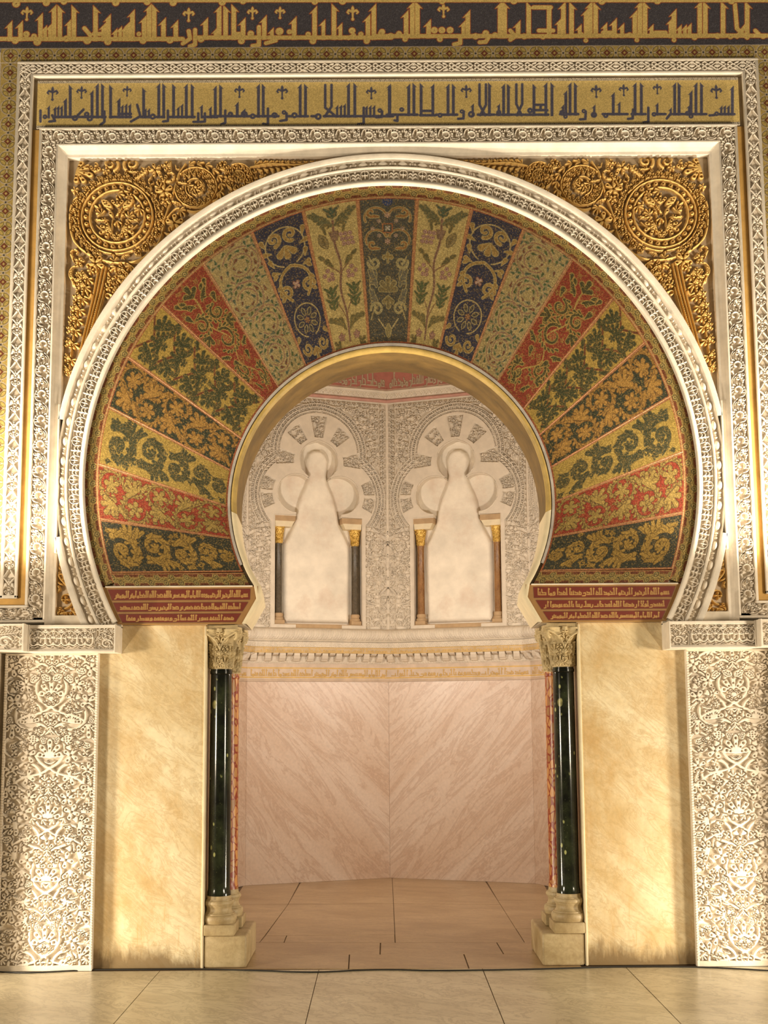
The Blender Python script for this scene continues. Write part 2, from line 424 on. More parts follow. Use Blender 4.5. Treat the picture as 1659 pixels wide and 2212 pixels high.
def _heart(X, Y):
    D = np.minimum(np.hypot(X-.36, Y-.22)-.44, np.hypot(X+.36, Y-.22)-.44)
    D = np.minimum(D, drop(X, Y, 0, .05, 0, -.85, .62, .05))
    hl = [(0, .25, .07), (0, -.05, .07), (0, -.35, .06), (.3, .35, .08), (-.3, .35, .08), (.5, .12, .07), (-.5, .12, .07), (.25, -.05, .06), (-.25, -.05, .06), (.22, -.35, .05), (-.22, -.35, .05)]
    return D, hl
def _curl(X, Y):
    D = None; pts = []
    for k in range(13):
        t = k/12; a = -1.2+t*4.9; r = .62-.42*t; pts.append((r*math.cos(a)+.05, r*math.sin(a)+.1, .17-.08*t))
    for p, q in zip(pts, pts[1:]):
        d = drop(X, Y, p[0], p[1], q[0], q[1], p[2], q[2]); D = d if D is None else np.minimum(D, d)
    D = np.minimum(D, drop(X, Y, 0, -.95, pts[0][0], pts[0][1], .12, .2))
    return D, [(pts[2][0], pts[2][1], .06), (pts[5][0], pts[5][1], .05)]
def _leaf(X, Y):
    D = np.maximum(np.hypot(X-.62, Y)-1.0, np.hypot(X+.62, Y)-1.0)
    return D, [(0, .35, .06), (0, 0, .07), (0, -.35, .06), (.15, .1, .05), (-.15, .1, .05)]
def _tear(X, Y): return drop(X, Y, 0, -.85, 0, .45, .06, .42), [(0, .4, .14)]
def _wing(X, Y):      # two spreading leaves with a bud
    D = drop(X, Y, 0, -.9, 0, .35, .12, .2)
    for s_ in (1, -1):
        D = np.minimum(D, drop(X, Y, 0, -.4, s_*.45, .12, .14, .17)); D = np.minimum(D, drop(X, Y, s_*.45, .12, s_*.9, .5, .17, .08))
        D = np.minimum(D, drop(X, Y, 0, -.85, s_*.42, -.62, .1, .13)); D = np.minimum(D, drop(X, Y, s_*.42, -.62, s_*.6, -.2, .13, .06))
    return D, [(.14, .12, .07), (-.14, .12, .07), (0, .36, .07), (0, -.2, .05)]
def _lily(X, Y):
    D = np.maximum(np.hypot(X-.5, Y-.3)-.7, np.hypot(X+.5, Y-.3)-.7)
    D = np.minimum(D, drop(X, Y, 0, .2, 0, -.9, .13, .1))
    for s_ in (1, -1):
        D = np.minimum(D, drop(X, Y, 0, -.1, s_*.5, .15, .14, .15)); D = np.minimum(D, drop(X, Y, s_*.5, .15, s_*.72, -.12, .15, .12))
        D = np.minimum(D, drop(X, Y, s_*.72, -.12, s_*.55, -.32, .12, .1))
    return D, []
MOT = dict(fan3=_fan(3, .75, 1.15, .12, .30), fan5=_fan(5, 1.35, 1.1, .12, .26), fan7=_fan(7, 1.7, 1.1, .10, .20), half=_half, rose4=_rose(4, .3), rose5=_rose(5), rose6=_rose(6, .22),
           heart=_heart, curl=_curl, leaf=_leaf, tear=_tear, wing=_wing, lily=_lily, fan9=_fan(9, 2.1, 1.05, .06, .13))
def arc(cx, cy, r, a0, a1, n=24, r1=None):
    r1 = r if r1 is None else r1
    return [(cx+(r+(r1-r)*k/n)*math.cos(a0+(a1-a0)*k/n), cy+(r+(r1-r)*k/n)*math.sin(a0+(a1-a0)*k/n)) for k in range(n+1)]
def bez(p0, p1, p2, p3, n=18):
    return [tuple((1-t)**3*a+3*(1-t)**2*t*b+3*(1-t)*t*t*c+t**3*d for a, b, c, d in zip(p0, p1, p2, p3)) for t in [k/n for k in range(n+1)]]
def smooth_path(P, n=8):
    out = []
    P = [P[0]]+list(P)+[P[-1]]
    for i in range(1, len(P)-2):
        for k in range(n):
            t = k/n; out.append(tuple(.5*((2*b)+(c-a)*t+(2*a-5*b+4*c-d)*t*t+(-a+3*b-3*c+d)*t**3) for a, b, c, d in zip(P[i-1], P[i], P[i+1], P[i+2])))
    out.append(P[-2]); return out
def feather(cv, pts, l0, l1, step, r, side=0, lean=.9, base=.25, **k):
    """leaf fingers along a path, side -1/0/1"""
    P = np.array(pts); seg = np.hypot(*np.diff(P, axis=0).T); cum = np.r_[0, np.cumsum(seg)]; tot = cum[-1]; n = max(1, int(tot/step))
    for i in range(n):
        t = (i+.5)/n*tot; j = min(np.searchsorted(cum, t)-1, len(seg)-1); j = max(j, 0); f = (t-cum[j])/(seg[j]+1e-9)
        p = P[j]+(P[j+1]-P[j])*f; d = (P[j+1]-P[j])/(seg[j]+1e-9); nn = np.array([-d[1], d[0]]); L = l0+(l1-l0)*i/n
        for s_ in ((1, -1) if side == 0 else (side,)):
            e = p+(nn*s_*math.sin(lean)+d*math.cos(lean))*L
            b = p+nn*s_*L*base
            cv.stroke([tuple(b), tuple(e)], r*.55, r, **k)
def ringm(cv, cx, cy, r, a0, a1, n, kind, size, turn=0, flip=1, **k):
    for q in range(n):
        a = a0+(a1-a0)*(q+.5)/n; cv.motif(kind, cx+r*math.cos(a), cy+r*math.sin(a), size, a-PI/2+turn, flip, **k)
def volute(cv, cx, cy, R, a0, sgn, turns=1.4, w=3, fin=None, step=8, rf=3, inner='rose5', insz=.3, lean=.8, fk=None, **k):
    """a scroll: stem winding in from (R, a0) with leaf fingers inside"""
    n = int(26*turns); a1 = a0+sgn*2*PI*turns; sp = arc(cx, cy, R, a0, a1, n, R*.22)
    cv.stroke(sp, w, w*.6, **k)
    if fin: feather(cv, sp[2:], fin, fin*.35, step, rf, side=sgn, lean=lean, **(fk or k))
    if inner: cv.motif(inner, cx, cy, R*insz, a0, **(fk or k))
def fill(cv, kinds, sizes, n, rng, half=True, gap=1.2, h=.9, pad=0, mask=None, thr=.15, tol=.07, **k):
    """pack leaves into the free ground"""
    xmax = cv.x0+(cv.w/2 if half else cv.w)
    for size in sizes:
        occ = (cv.H > thr)
        if mask is not None: occ = occ | ~mask
        I = np.zeros((cv.ny+1, cv.nx+1), np.int32); I[1:, 1:] = occ.cumsum(0).cumsum(1)
        q = size*.62/cv.px
        placed = []
        for _ in range(n):
            x = rng.uniform(cv.x0+pad, xmax-pad*.5); y = rng.uniform(cv.y0+pad, cv.y0+cv.h-pad)
            i, j = int((x-cv.x0)/cv.px), int((y-cv.y0)/cv.h*(cv.ny-1))
            a, b, c, d = int(j-q), int(j+q)+1, int(i-q), int(i+q)+1
            if a < 0 or c < 0 or b > cv.ny or d > cv.nx: continue
            if I[b, d]-I[a, d]-I[b, c]+I[a, c] > (2*q)*(2*q)*tol: continue
            if any((x-u)**2+(y-v)**2 < (size*1.55)**2 for u, v in placed): continue
            placed.append((x, y))
            cv.motif(rng.choice(kinds), x, y, size, rng.uniform(-PI, PI), rng.choice((-1, 1)), h=h, gap=gap, **k)
def mirror(cv):
    n = cv.nx//2; cv.H[:, cv.nx-n:] = cv.H[:, :n][:, ::-1]; cv.C[:, cv.nx-n:] = cv.C[:, :n][:, ::-1]

# ------------------------------------------------------------------ kufic writing
NOJOIN = set('adrwL')
def _ring(x, y, r, n=12): return [(x+r*math.cos(2*PI*k/n), y+r*math.sin(2*PI*k/n)) for k in range(n+1)]
def glyph(ch, last, first):
    """strokes of one letter, right edge at x=0, leftwards negative; base line y=0, tall stem y=1; returns advance, strokes"""
    if ch == 'a': return .30, [[(-.14, 0), (-.14, 1), (-.02, .88)]]
    if ch == 'l': return (.55 if last else .30), [[(-.14, 0), (-.14, 1), (-.26, .88)]]
    if ch == 'b': return (.8 if last else .28), [[(-.14, 0), (-.14, .42)]]
    if ch in 'ny' and not last: return .28, [[(-.14, 0), (-.14, .42 if ch == 'n' else .55)]]
    if ch == 'n': return .42, [[(-.12, .3), (-.14, -.2), (-.42, -.26)]]
    if ch == 'y': return .62, [[(-.1, .0), (-.14, .26), (-.45, .22)], [(-.12, -.02), (-.2, -.2), (-.62, -.22)]]
    if ch == 'j': return .5, [[(-.05, 0), (-.42, .48)], [(-.28, .3), (-.1, .26)]]
    if ch == 'd': return .55, [[(-.1, 0), (-.5, 0)], [(-.08, 0), (-.1, .28), (-.42, .28), (-.5, .42)]]
    if ch == 'r': return .36, [[(-.1, .32), (-.14, -.1), (-.38, -.2)]]
    if ch == 's': return .74, [[(-.12, 0), (-.12, .4)], [(-.34, 0), (-.34, .4)], [(-.56, 0), (-.56, .4)]]
    if ch == 'S': return .8, [[(-.1, 0), (-.1, .26), (-.6, .26), (-.6, 0)], [(-.72, 0), (-.72, .36)]]
    if ch == 'T': return .7, [[(-.1, 0), (-.1, .26), (-.56, .26), (-.56, 0)], [(-.5, .26), (-.56, .95)]]
    if ch == 'E': return .45, [[(-.1, 0), (-.22, .28), (-.4, .0)], [(-.05, .3), (-.4, .3)]] if not first else [[(-.45, 0), (-.1, .05), (-.14, .34), (-.42, .44)]]
    if ch in 'fq': return (.75 if last and ch == 'f' else .42), [_ring(-.2, .28, .14), [(-.08, .2), (-.1, 0)]]
    if ch == 'k': return .85, [[(-.1, 0), (-.08, .3), (-.66, .3), (-.72, .85)]]
    if ch == 'm': return .42, [_ring(-.2, .04, .16)]
    if ch == 'h': return .5, [_ring(-.22, .17, .18), [(-.4, 0), (-.3, .5)]]
    if ch == 'w': return .44, [_ring(-.2, .26, .14), [(-.07, .22), (-.08, -.04), (-.42, -.1)]]
    if ch == 'L': return .62, [[(-.1, 0), (-.5, .45), (-.5, 1), (-.38, .9)], [(-.5, 0), (-.14, .45), (-.14, 1), (-.02, .9)], [(-.1, 0), (-.5, 0)]]
    return .25, []
def kufic(text):
    x = 0; out = []
    for wd in text.split():
        st = x
        for i, ch in enumerate(wd):
            last = i == len(wd)-1; first = i == 0 or wd[i-1] in NOJOIN
            adv, ss = glyph(ch, last, first)
            for q in ss: out.append([(x+a, b) for a, b in q])
            if ch not in 'arw' and not (ch == 'n' and last) and not (ch == 'y' and last): out.append([(x-.06, 0), (x-adv+(.06 if (last or ch in NOJOIN) else -.06), 0)])
            x -= adv+(.06 if ch in NOJOIN else 0)
        x -= .14
    return -x, out
def write(cv, text, x1, x0, yb, hgt, wd, **k):
    """writes right to left from x1 to x0"""
    W_, ss = kufic(text); sx = (x1-x0)/W_
    for q in ss: cv.stroke([(x1+a*sx, yb+b*hgt) for a, b in q], wd, **k)
# the two large lines are traced stroke by stroke: a = letter code, see draw_traced
def draw_traced(cv, segs, hw, tx, **k):
    """each segment: origin x, origin y, scale, base y, strokes; tx maps a photo pixel to the canvas"""
    passes = [dict(k)]
    if k.get('o') is not None: passes = [dict(c=k['o'], w=k['ow']), dict(c=k['c'], w=0)]
    else: passes = [dict(c=k['c'], w=0)]
    for ps in passes:
        e = ps['w']
        for (ox, oy, sc, yb, txt) in segs:
            T = lambda x, y: tx(ox+x/sc, oy+y/sc)
            for tok in txt.replace('\n', ' ').split(';'):
                tok = tok.strip()
                if not tok: continue
                op, rest = tok[0], tok[1:].replace(',', ' ').split()
                side = 0
                if rest and rest[-1][-1] in 'lr': side = -1 if rest[-1][-1] == 'l' else 1; rest[-1] = rest[-1][:-1]
                v = [float(q) for q in rest]; w = hw*sc
                if op == 's':      # tall stem with a barbed head
                    x, y = v[0], v[1]
                    P = [(x-w, yb), (x-w, y+2*w), (x-2.2*w, y+2.4*w), (x+w, y-w), (x+w, yb)] if side < 0 else [(x+w, yb), (x+w, y+2*w), (x+2.2*w, y+2.4*w), (x-w, y-w), (x-w, yb)]
                    if side == 0: P = [(x-w, yb), (x-w, y), (x+w, y), (x+w, yb)]
                    P = [T(*q) for q in P]; cv.poly(P, c=ps['c'], o=ps['c'] if e else None, ow=e)
                elif op == 't':
                    x, y = v[0], v[1]; g = .8 if side == 0 else 1
                    P = [T(*q) for q in [(x-w*g, yb), (x-w*g, y+1.5*w), (x-1.9*w, y+1.8*w), (x+w*g, y-w), (x+w*g, yb)]]
                    cv.poly(P, c=ps['c'], o=ps['c'] if e else None, ow=e)
                elif op == 'b': 
                    yy = yb-w if len(v) < 3 else v[2]
                    cv.stroke([T(v[0], yy), T(v[1], yy)], hw+e*1.0, c=ps['c'])
                elif op == 'o':
                    x, y = T(v[0], v[1]); r = v[2]/sc
                    cv.disc(x, y, r+e, c=ps['c'])
                    if not e: cv.disc(x, y, max(1.0, r-hw*1.7), c=k['hc'])
                elif op == 'p':
                    cv.stroke([T(v[i], v[i+1]) for i in range(0, len(v), 2)], hw*.95+e, c=ps['c'])
                elif op == 'f':    # little floating lily
                    x, y = v[0], v[1]; z = v[2] if len(v) > 2 else 65
                    q = z/sc/2; cx, cy = T(x, y+z*.42)
                    cv.motif('lily', cx, cy+q*.2, q+e*.5, c=ps['c'], o=ps['c'], ow=e*.6, holes=False)
                    cv.disc(cx, cy-q*.95, q*.2+e, c=ps['c'])
# ------------------------------------------------------------------ shared measures (metres)
U = 325.0
def cvw(x0, x1, z0, z1, res=1.0, col=None): return Cv((x1-x0)*U, (z1-z0)*U, res*RES, col, x0*U, z0*U)
def tx(px, py): a = at(px, py); return a[0]*U, a[1]*U
def relief(cv, Y, depth, skirt=.02, flip=False):
    X = np.broadcast_to(cv.xs[None, :]/U, cv.H.shape); Z = np.broadcast_to(cv.ys[:, None]/U, cv.H.shape)
    P = np.stack([X, Y-cv.H*depth, Z], -1)
    return pad(P, skirt) if skirt else P
def pad(P, skirt, ax=1):
    Q = np.pad(P, ((1, 1), (1, 1), (0, 0)), 'edge'); 
    for s_ in (np.s_[0, :], np.s_[-1, :], np.s_[:, 0], np.s_[:, -1]): Q[s_][..., ax] = P[..., ax].max()+skirt
    return Q
def padc(C): return np.pad(C, ((1, 1), (1, 1), (0, 0)), 'edge')
def label(o, l, c, g=None, k=None): return tag(o, l, c, g, k)
C_O, R_O = (0, 3.21), 2.07        # outer ring of the horseshoe arch
C_I, R_I = (0, 3.04), 1.08        # opening
GOLD = (.66, .44, .11); GOLDL = (.74, .56, .22); DRK = (.045, .045, .03); BLU = (.055, .055, .095); GRY = (.12, .115, .09)
RED = (.38, .065, .035); GRN = (.12, .145, .05); ORA = (.56, .24, .06); BRN = (.20, .09, .03); CRM = (.78, .66, .48)

# ------------------------------------------------------------------ floor
def slabs(name, polys, z, mat, gap=.0045):
    b = MB()
    for P in polys:
        c = Vector((sum(p[0] for p in P)/len(P), sum(p[1] for p in P)/len(P)))
        Q = []
        for p in P:
            d = Vector(p)-c; L = d.length; Q.append(c+d*(1-gap/max(L, .1)))
        b.zprism([(q.x, q.y) for q in Q], z-.05, z)
    return b.build(name, mat)
f1 = MB().box(-9, 9, -11, 6, -.12, -.006).build('floor', JOINT); tag(f1, kind='structure')
J = [atf(x, y) for x, y in ((-180, 2100), (340, 2100), (690, 2104), (1020, 2100), (1345, 2095), (1830, 2095))]
K = [atf(x, y) for x, y in ((-330, 2212), (268, 2212), (664, 2212), (1060, 2212), (1457, 2212), (2000, 2212))]
YF = -.035
jx = [-3.35, -1.55, -.47, .54, 1.50, 3.2]; kx = [-3.35, -1.42, -.50, .58, 1.46, 3.2]
xb = [-9]+[-2.95, -1.50, -.485, .56, 1.48, 2.95]+[9]
polys = []
for i in range(7):
    ys = [-.035, -.72, -1.75, -2.9, -4.2, -5.6, -7.2, -9, -11] if i == 4 else [-.035, -1.60, -3.1, -4.6, -6.2, -8.0, -11]
    if i in (1, 5): ys = [-.035, -2.0, -3.4, -4.9, -6.5, -8.4, -11]
    for a, b_ in zip(ys, ys[1:]): polys.append([(xb[i], b_), (xb[i+1], b_), (xb[i+1], a), (xb[i], a)])
tag(slabs('floor_hall', polys, 0, FLOORM), kind='structure')
def fp(*q): return [atf(x, y) for x, y in q]
npolys = [fp((440, 2063), (755, 2062), (753, 2092), (420, 2092)), fp((755, 2062), (1002, 2061), (1013, 2092), (753, 2092)), fp((1002, 2061), (1230, 2061), (1260, 2091), (1013, 2092)),
          fp((465, 2036.5), (822, 2036.5), (821, 2062), (440, 2063)), fp((822, 2036.5), (1073, 2036), (1088, 2061), (821, 2062)), fp((1073, 2036), (1200, 2035), (1230, 2061), (1088, 2061)),
          fp((573, 2021.5), (619, 2021), (613, 2036.5), (560, 2036.5)), fp((619, 2021), (853, 2019), (854, 2036.5), (613, 2036.5)),
          fp((622, 1954), (850, 1951.5), (853, 2019), (573, 2021.5)), fp((850, 1951.5), (1081, 1954), (1133, 2036), (854, 2036.5)),
          fp((650, 1905), (847, 1893), (850, 1951.5), (622, 1954)), fp((847, 1893), (1048, 1903), (1081, 1954), (850, 1951.5)),
          fp((500, 1955), (622, 1954), (560, 2036.5), (440, 2037)), fp((530, 1905), (650, 1900), (622, 1954), (500, 1955)), fp((1048, 1898), (1170, 1902), (1195, 1944.5), (1075, 1944.5)),
          fp((1075, 1944.5), (1195, 1944.5), (1255, 2006), (1114, 2006)), fp((1114, 2006), (1255, 2006), (1280, 2035), (1133, 2036))]
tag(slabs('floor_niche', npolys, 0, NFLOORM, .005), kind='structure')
tag(MB().box(-2.6, 2.6, -.03, 4.6, -.05, -.005).build('floor_niche_bed', JOINT), kind='structure')
CB = [(-60, 2101), (0, 2101), (60, 2103), (190, 2097), (320, 2096), (440, 2095), (560, 2098), (640, 2101), (700, 2101), (780, 2097), (850, 2096), (950, 2098), (1150, 2095), (1330, 2090), (1480, 2090), (1590, 2094), (1659, 2098), (1720, 2099)]
cb = MB().tube([(*atf(x, y), .0045) for x, y in smooth_path(CB, 6)], .0048).build('cable', CABLE, smooth=True)
label(cb, 'thin black cable lying along the floor at the foot of the wall', 'cable')

# ------------------------------------------------------------------ the wall with the horseshoe opening
def arcI(r, a0, a1, n=60): return [(C_I[0]+r*math.cos(a0+(a1-a0)*k/n), C_I[1]+r*math.sin(a0+(a1-a0)*k/n)) for k in range(n+1)]
def profile(ins, n=72):
    """right half to left half of the opening outline, inset by ins"""
    r = R_I-ins; z0 = 2.474; a0 = math.asin((z0-C_I[1])/r); c = arcI(r, a0, PI-a0, n)
    e = .905-ins*.95
    lo = [(1.0-ins*.8, 2.222), (e, 2.39)]
    return lo+c+[(-p[0], p[1]) for p in lo[::-1]]
PR = profile(-.0)
w = MB()
for s_ in (-1, 1):
    h = sorted([(abs(p[0]), p[1]) for p in PR if p[0]*s_ >= -1e-6], key=lambda p: p[1])
    rows = [(1.236, 0), (1.236, 2.2219)]+h+[(0, 7.6)]
    vs = [[w.bm.verts.new((s_*xx, yy, z)) for xx, yy in ((x, .05), (3.6, .05), (3.6, .572), (x, .572))] for x, z in rows]
    for i in range(len(vs)-1):
        for a_, b_ in ((0, 1), (1, 2), (2, 3), (3, 0)): 
            try: w.bm.faces.new((vs[i][a_], vs[i][b_], vs[i+1][b_], vs[i+1][a_]))
            except ValueError: pass
    w.bm.faces.new(vs[0][::-1]); w.bm.faces.new(vs[-1])
tag(w.build('wall_front', STUCCO2), kind='structure')

# soffit strip: gilded ring above, pale springers below
so = empty('arch_soffit', (0, 0, 0), 'gilded soffit of the horseshoe opening with cream springer stones at its foot', 'arch soffit')
secs = [(0.0, -.004), (.006, -.012), (.030, .004), (.037, .02), (.030, .15), (.012, .45), (.005, .575)]
rows = [[(p[0], y, p[1]) for p in profile(i_, 120)] for i_, y in secs]
G_ = np.array(rows, float)
zz = G_[0, :, 2]; nn = len(zz); cut = [k for k in range(nn) if zz[k] > 2.95]; a_, b_ = cut[0], cut[-1]
gridobj('gilded_ring', G_[3:, a_:b_+1], SOFFIT_SHADE, so); gridobj('gilded_edge_lit', G_[:4, a_:b_+1], GEDGE_LIT, so)
tag(gridobj('springer', G_[:, :a_+1], CREAM, so)); gridobj('springer', G_[:, b_:], CREAM, so)
def ringobj(name, c, r0, r1, y0, y1, a0, a1, mat, parent, n=160):
    P = []
    for r, y in ((r0, y1), (r0, y0), (r1, y0), (r1, y1)):
        P.append([(c[0]+r*math.cos(a0+(a1-a0)*k/n), y, c[1]+r*math.sin(a0+(a1-a0)*k/n)) for k in range(n+1)])
    return gridobj(name, np.array(P), mat, parent, smooth=False)
ringobj('edge_fillet', C_I, 1.083, 1.10, -.014, .05, -.4, PI+.4, GREYL, so)

# ------------------------------------------------------------------ mosaic voussoirs
def ang_at(line, c, r):
    p, q = [at(*v) for v in line]; d = (q[0]-p[0], q[1]-p[1]); f = (p[0]-c[0], p[1]-c[1])
    A = d[0]**2+d[1]**2; B = 2*(f[0]*d[0]+f[1]*d[1]); C = f[0]**2+f[1]**2-r*r; D = math.sqrt(max(0, B*B-4*A*C))
    t = min(((-B-D)/2/A, (-B+D)/2/A), key=lambda t: abs(t-(0 if r > 1.5 else 1)))
    x, z = p[0]+d[0]*t-c[0], p[1]+d[1]*t-c[1]
    return math.atan2(z, x) % (2*PI)
LL = [((772, 430), (797, 740)), ((655, 457), (722, 765)), ((544, 503), (656, 780)), ((442, 575), (560, 769)), ((348, 658), (560, 853)), ((277, 773), (524, 950)), ((230, 877), (503, 1019)), ((209, 1002), (500, 1097)), ((216, 1122), (507, 1164)), ((243, 1238), (537, 1234))]
RR_ = [((901, 430), (882, 735)), ((1019, 451), (949, 754)), ((1129, 503), (1025, 767)), ((1251, 536), (1100, 782)), ((1339, 627), (1150, 860)), ((1396, 738), (1164, 941)), ((1452, 855), (1189, 1010)), ((1472, 978), (1193, 1086)), ((1474, 1108), (1182, 1162)), ((1449, 1229), (1155, 1233))]
def lines(cv, c1=(.50, .14, .06), c2=(.74, .45, .20)):
    w_, h_ = cv.w, cv.h
    for x in (0, w_):
        cv.stroke([(x, 0), (x, h_)], 3.4, c=c1); cv.stroke([(x, 0), (x, h_)], 2.1, c=c2); cv.stroke([(x, 0), (x, h_)], .8, c=c1)
    cv.stroke([(0, h_), (w_, h_)], 4.2, c=c1); cv.stroke([(0, h_), (w_, h_)], 2.2, c=c2)
    cv.stroke([(0, 1), (w_, 1)], 3.5, c=c1)
def d_key():
    cv = Cv(104, 300, RES, GRY); k = dict(c=(.46, .22, .07), o=(.60, .50, .24), ow=1.2)
    cx = 52
    for s_ in (1, -1):
        for y0 in (258, 212):
            cv.stroke(arc(cx+s_*22, y0, 20, -.4 if s_ > 0 else PI+.4, (PI-.3) if s_ > 0 else .3, 20), 1.4, **k)
            cv.motif('curl', cx+s_*28, y0+(10 if y0 > 230 else -10), 15, s_*-.9, s_, **k)
        for (x, y) in ((28, 235), (16, 250), (16, 220)): cv.motif('rose6', cx+s_*x, y, 5, 0, c=(.62, .42, .30), holes=False)
        cv.stroke(smooth_path([(cx+s_*38, 178), (cx+s_*30, 150), (cx+s_*40, 120), (cx+s_*30, 85), (cx+s_*42, 50)]), 1.2, c=(.60, .48, .22))
        for y in (150, 132, 92): 
            cv.motif('half', cx+s_*34, y, 19, s_*-.5, s_, c=(.22, .20, .14), o=(.62, .50, .22), ow=1.2)
        volute(cv, cx+s_*26, 70, 15, 0 if s_ > 0 else PI, s_, 1.2, 1.6, inner=None, c=(.5, .42, .2), o=(.64, .52, .24))
        volute(cv, cx+s_*28, 165, 13, 0 if s_ > 0 else PI, -s_, 1.2, 1.6, inner=None, c=(.5, .42, .2), o=(.64, .52, .24))
        cv.stroke([(cx, 20), (cx+s_*24, 50)], 1.5, c=(.62, .48, .22))
    cv.motif('rose6', cx, 262, 7, 0, c=(.66, .40, .28)); cv.motif('rose6', cx, 208, 7, 0, c=(.66, .40, .28))
    cv.poly([(cx-8, 227), (cx+8, 227), (cx+8, 243), (cx-8, 243)], c=GRY, o=(.56, .20, .07), ow=2); cv.motif('rose4', cx, 235, 6, .78, c=(.7, .62, .5))
    cv.motif('lily', cx, 176, 13, 0, c=(.40, .28, .10), o=(.6, .5, .24)); cv.motif('fan5', cx, 120, 18, 0, c=(.28, .22, .10), o=(.62, .50, .22)); cv.motif('fan3', cx, 84, 14, PI, c=(.28, .22, .10), o=(.62, .50, .22))
    cv.motif('leaf', cx, 26, 18, 0, c=(.4, .32, .14), o=(.62, .50, .22))
    cv.disc(cx, 290, 9, c=(.05, .08, .20)); lines(cv); return cv
def d_plant():
    cv = Cv(100, 300, RES, GOLDL); g = dict(c=(.20, .17, .07), o=(.36, .26, .10), ow=1.1); st = dict(c=(.30, .16, .09))
    cv.stroke(smooth_path([(50, 15), (48, 70), (54, 120), (46, 170), (52, 215), (50, 262)]), 1.8, c=(.30, .15, .10), o=(.5, .36, .2))
    for s_ in (1, -1):
        cv.stroke(bez((50, 60), (50+s_*8, 90), (50+s_*26, 100), (50+s_*26, 128)), 1.2, **st)
        for y in (86, 108): 
            cv.motif('wing', 50+s_*26, y+14, 17, 0, c=(.14, .17, .07), o=(.35, .26, .12), ow=1.1, holes=False)
        for q in range(5): 
            x, y = 50+s_*(18+8*(q % 3)), 146+9*(q//2); cv.disc(x, y, 4, c=(.62, .36, .28), o=(.34, .16, .10), ow=1); cv.disc(x, y, 1.5, c=(.3, .15, .1))
        cv.stroke(bez((48, 150), (50+s_*4, 165), (50+s_*20, 165), (50+s_*30, 185)), 1.3, **st)
        cv.motif('tear', 50+s_*20, 178, 13, -s_*.7, **g); cv.motif('leaf', 50+s_*34, 192, 10, -s_*.9, **g)
        for t_ in range(3): cv.motif('tear', 50+s_*(12+11*t_), 52+5*t_, 17-2*t_, -s_*(.5+.35*t_), c=(.24, .20, .08), o=(.38, .28, .1), ow=1.1)
        cv.motif('half', 50+s_*24, 266, 26, -s_*1.0, s_, c=(.20, .19, .09), o=(.36, .28, .12), ow=1.1)
        cv.motif('curl', 50+s_*13, 250, 13, s_*.4, s_, **g); cv.motif('rose5', 50+s_*20, 26, 9, 0, c=(.5, .28, .2), o=(.3, .14, .1))
        cv.motif('fan3', 50+s_*34, 12, 11, -s_*.8, **g)
    cv.motif('leaf', 74, 224, 20, -.35, c=(.40, .30, .13), o=(.24, .18, .08), ow=2); cv.motif('half', 74, 222, 11, -.35, c=(.24, .18, .08))
    for q in range(9): 
        x, y = 16+9*(q % 3)+(q//3)*2, 212+10*(q//3); cv.disc(x, y, 3.8, c=(.62, .38, .30), o=(.34, .16, .10), ow=1); cv.disc(x, y, 1.4, c=(.3, .15, .1))
    cv.poly([(46, 222), (56, 222), (60, 240), (42, 240)], c=(.36, .22, .14), o=(.2, .1, .06), ow=1)
    cv.motif('wing', 50, 282, 15, 0, c=(.11, .15, .09), o=(.3, .22, .1), holes=False); lines(cv); return cv
def d_blue():
    cv = Cv(100, 300, RES, BLU); k = dict(c=(.50, .31, .10), o=(.68, .54, .24), ow=1.1)
    for (x, y, sg) in ((34, 262, 1), (68, 262, -1)): volute(cv, x, y, 14, -PI/2, sg, 1.15, 3.2, inner=None, **k)
    for a in (-.75, 0, .75): cv.motif('tear', 50+15*math.sin(a), 243-15*math.cos(a), 15, PI+a, **k)
    cv.stroke(arc(50, 240, 40, -1.2, PI+1.2, 30), 1.3, c=(.66, .50, .22))
    for s_ in (1, -1):
        for q in range(4): cv.motif('tear', 50+s_*(41-q*2), 262-q*22, 10, s_*(-.3-.5*(q % 2)*2), **k)
        volute(cv, 50+s_*26, 150, 15, 0 if s_ > 0 else PI, s_, 1.2, 3, inner=None, **k); cv.stroke(bez((50, 200), (50+s_*38, 190), (50+s_*46, 160), (50+s_*20, 132)), 2.2, **k)
        for q in range(3): cv.motif('leaf', 50+s_*38, 190-q*24, 9, s_*(.9), **k)
        cv.stroke(arc(50, 84, 34, PI/2, PI/2-s_*2.8, 22), 1.3, c=(.66, .50, .22)); volute(cv, 50+s_*24, 30, 14, 0 if s_ > 0 else PI, -s_, 1.2, 2.4, inner=None, **k)
        cv.motif('tear', 50+s_*42, 52, 10, s_*.8, **k)
    for q in range(8): 
        a = q*PI/4+.2; cv.motif('leaf', 50+19*math.sin(a), 84+19*math.cos(a), 10, -a, c=(.10, .09, .08), o=(.66, .52, .22), ow=1.3)
    cv.motif('rose6', 50, 84, 8, 0, c=(.5, .24, .1)); cv.motif('rose4', 50, 160, 9, .78, c=(.66, .44, .34), o=(.3, .1, .06)); cv.motif('fan3', 50, 16, 14, PI, **k)
    lines(cv); return cv
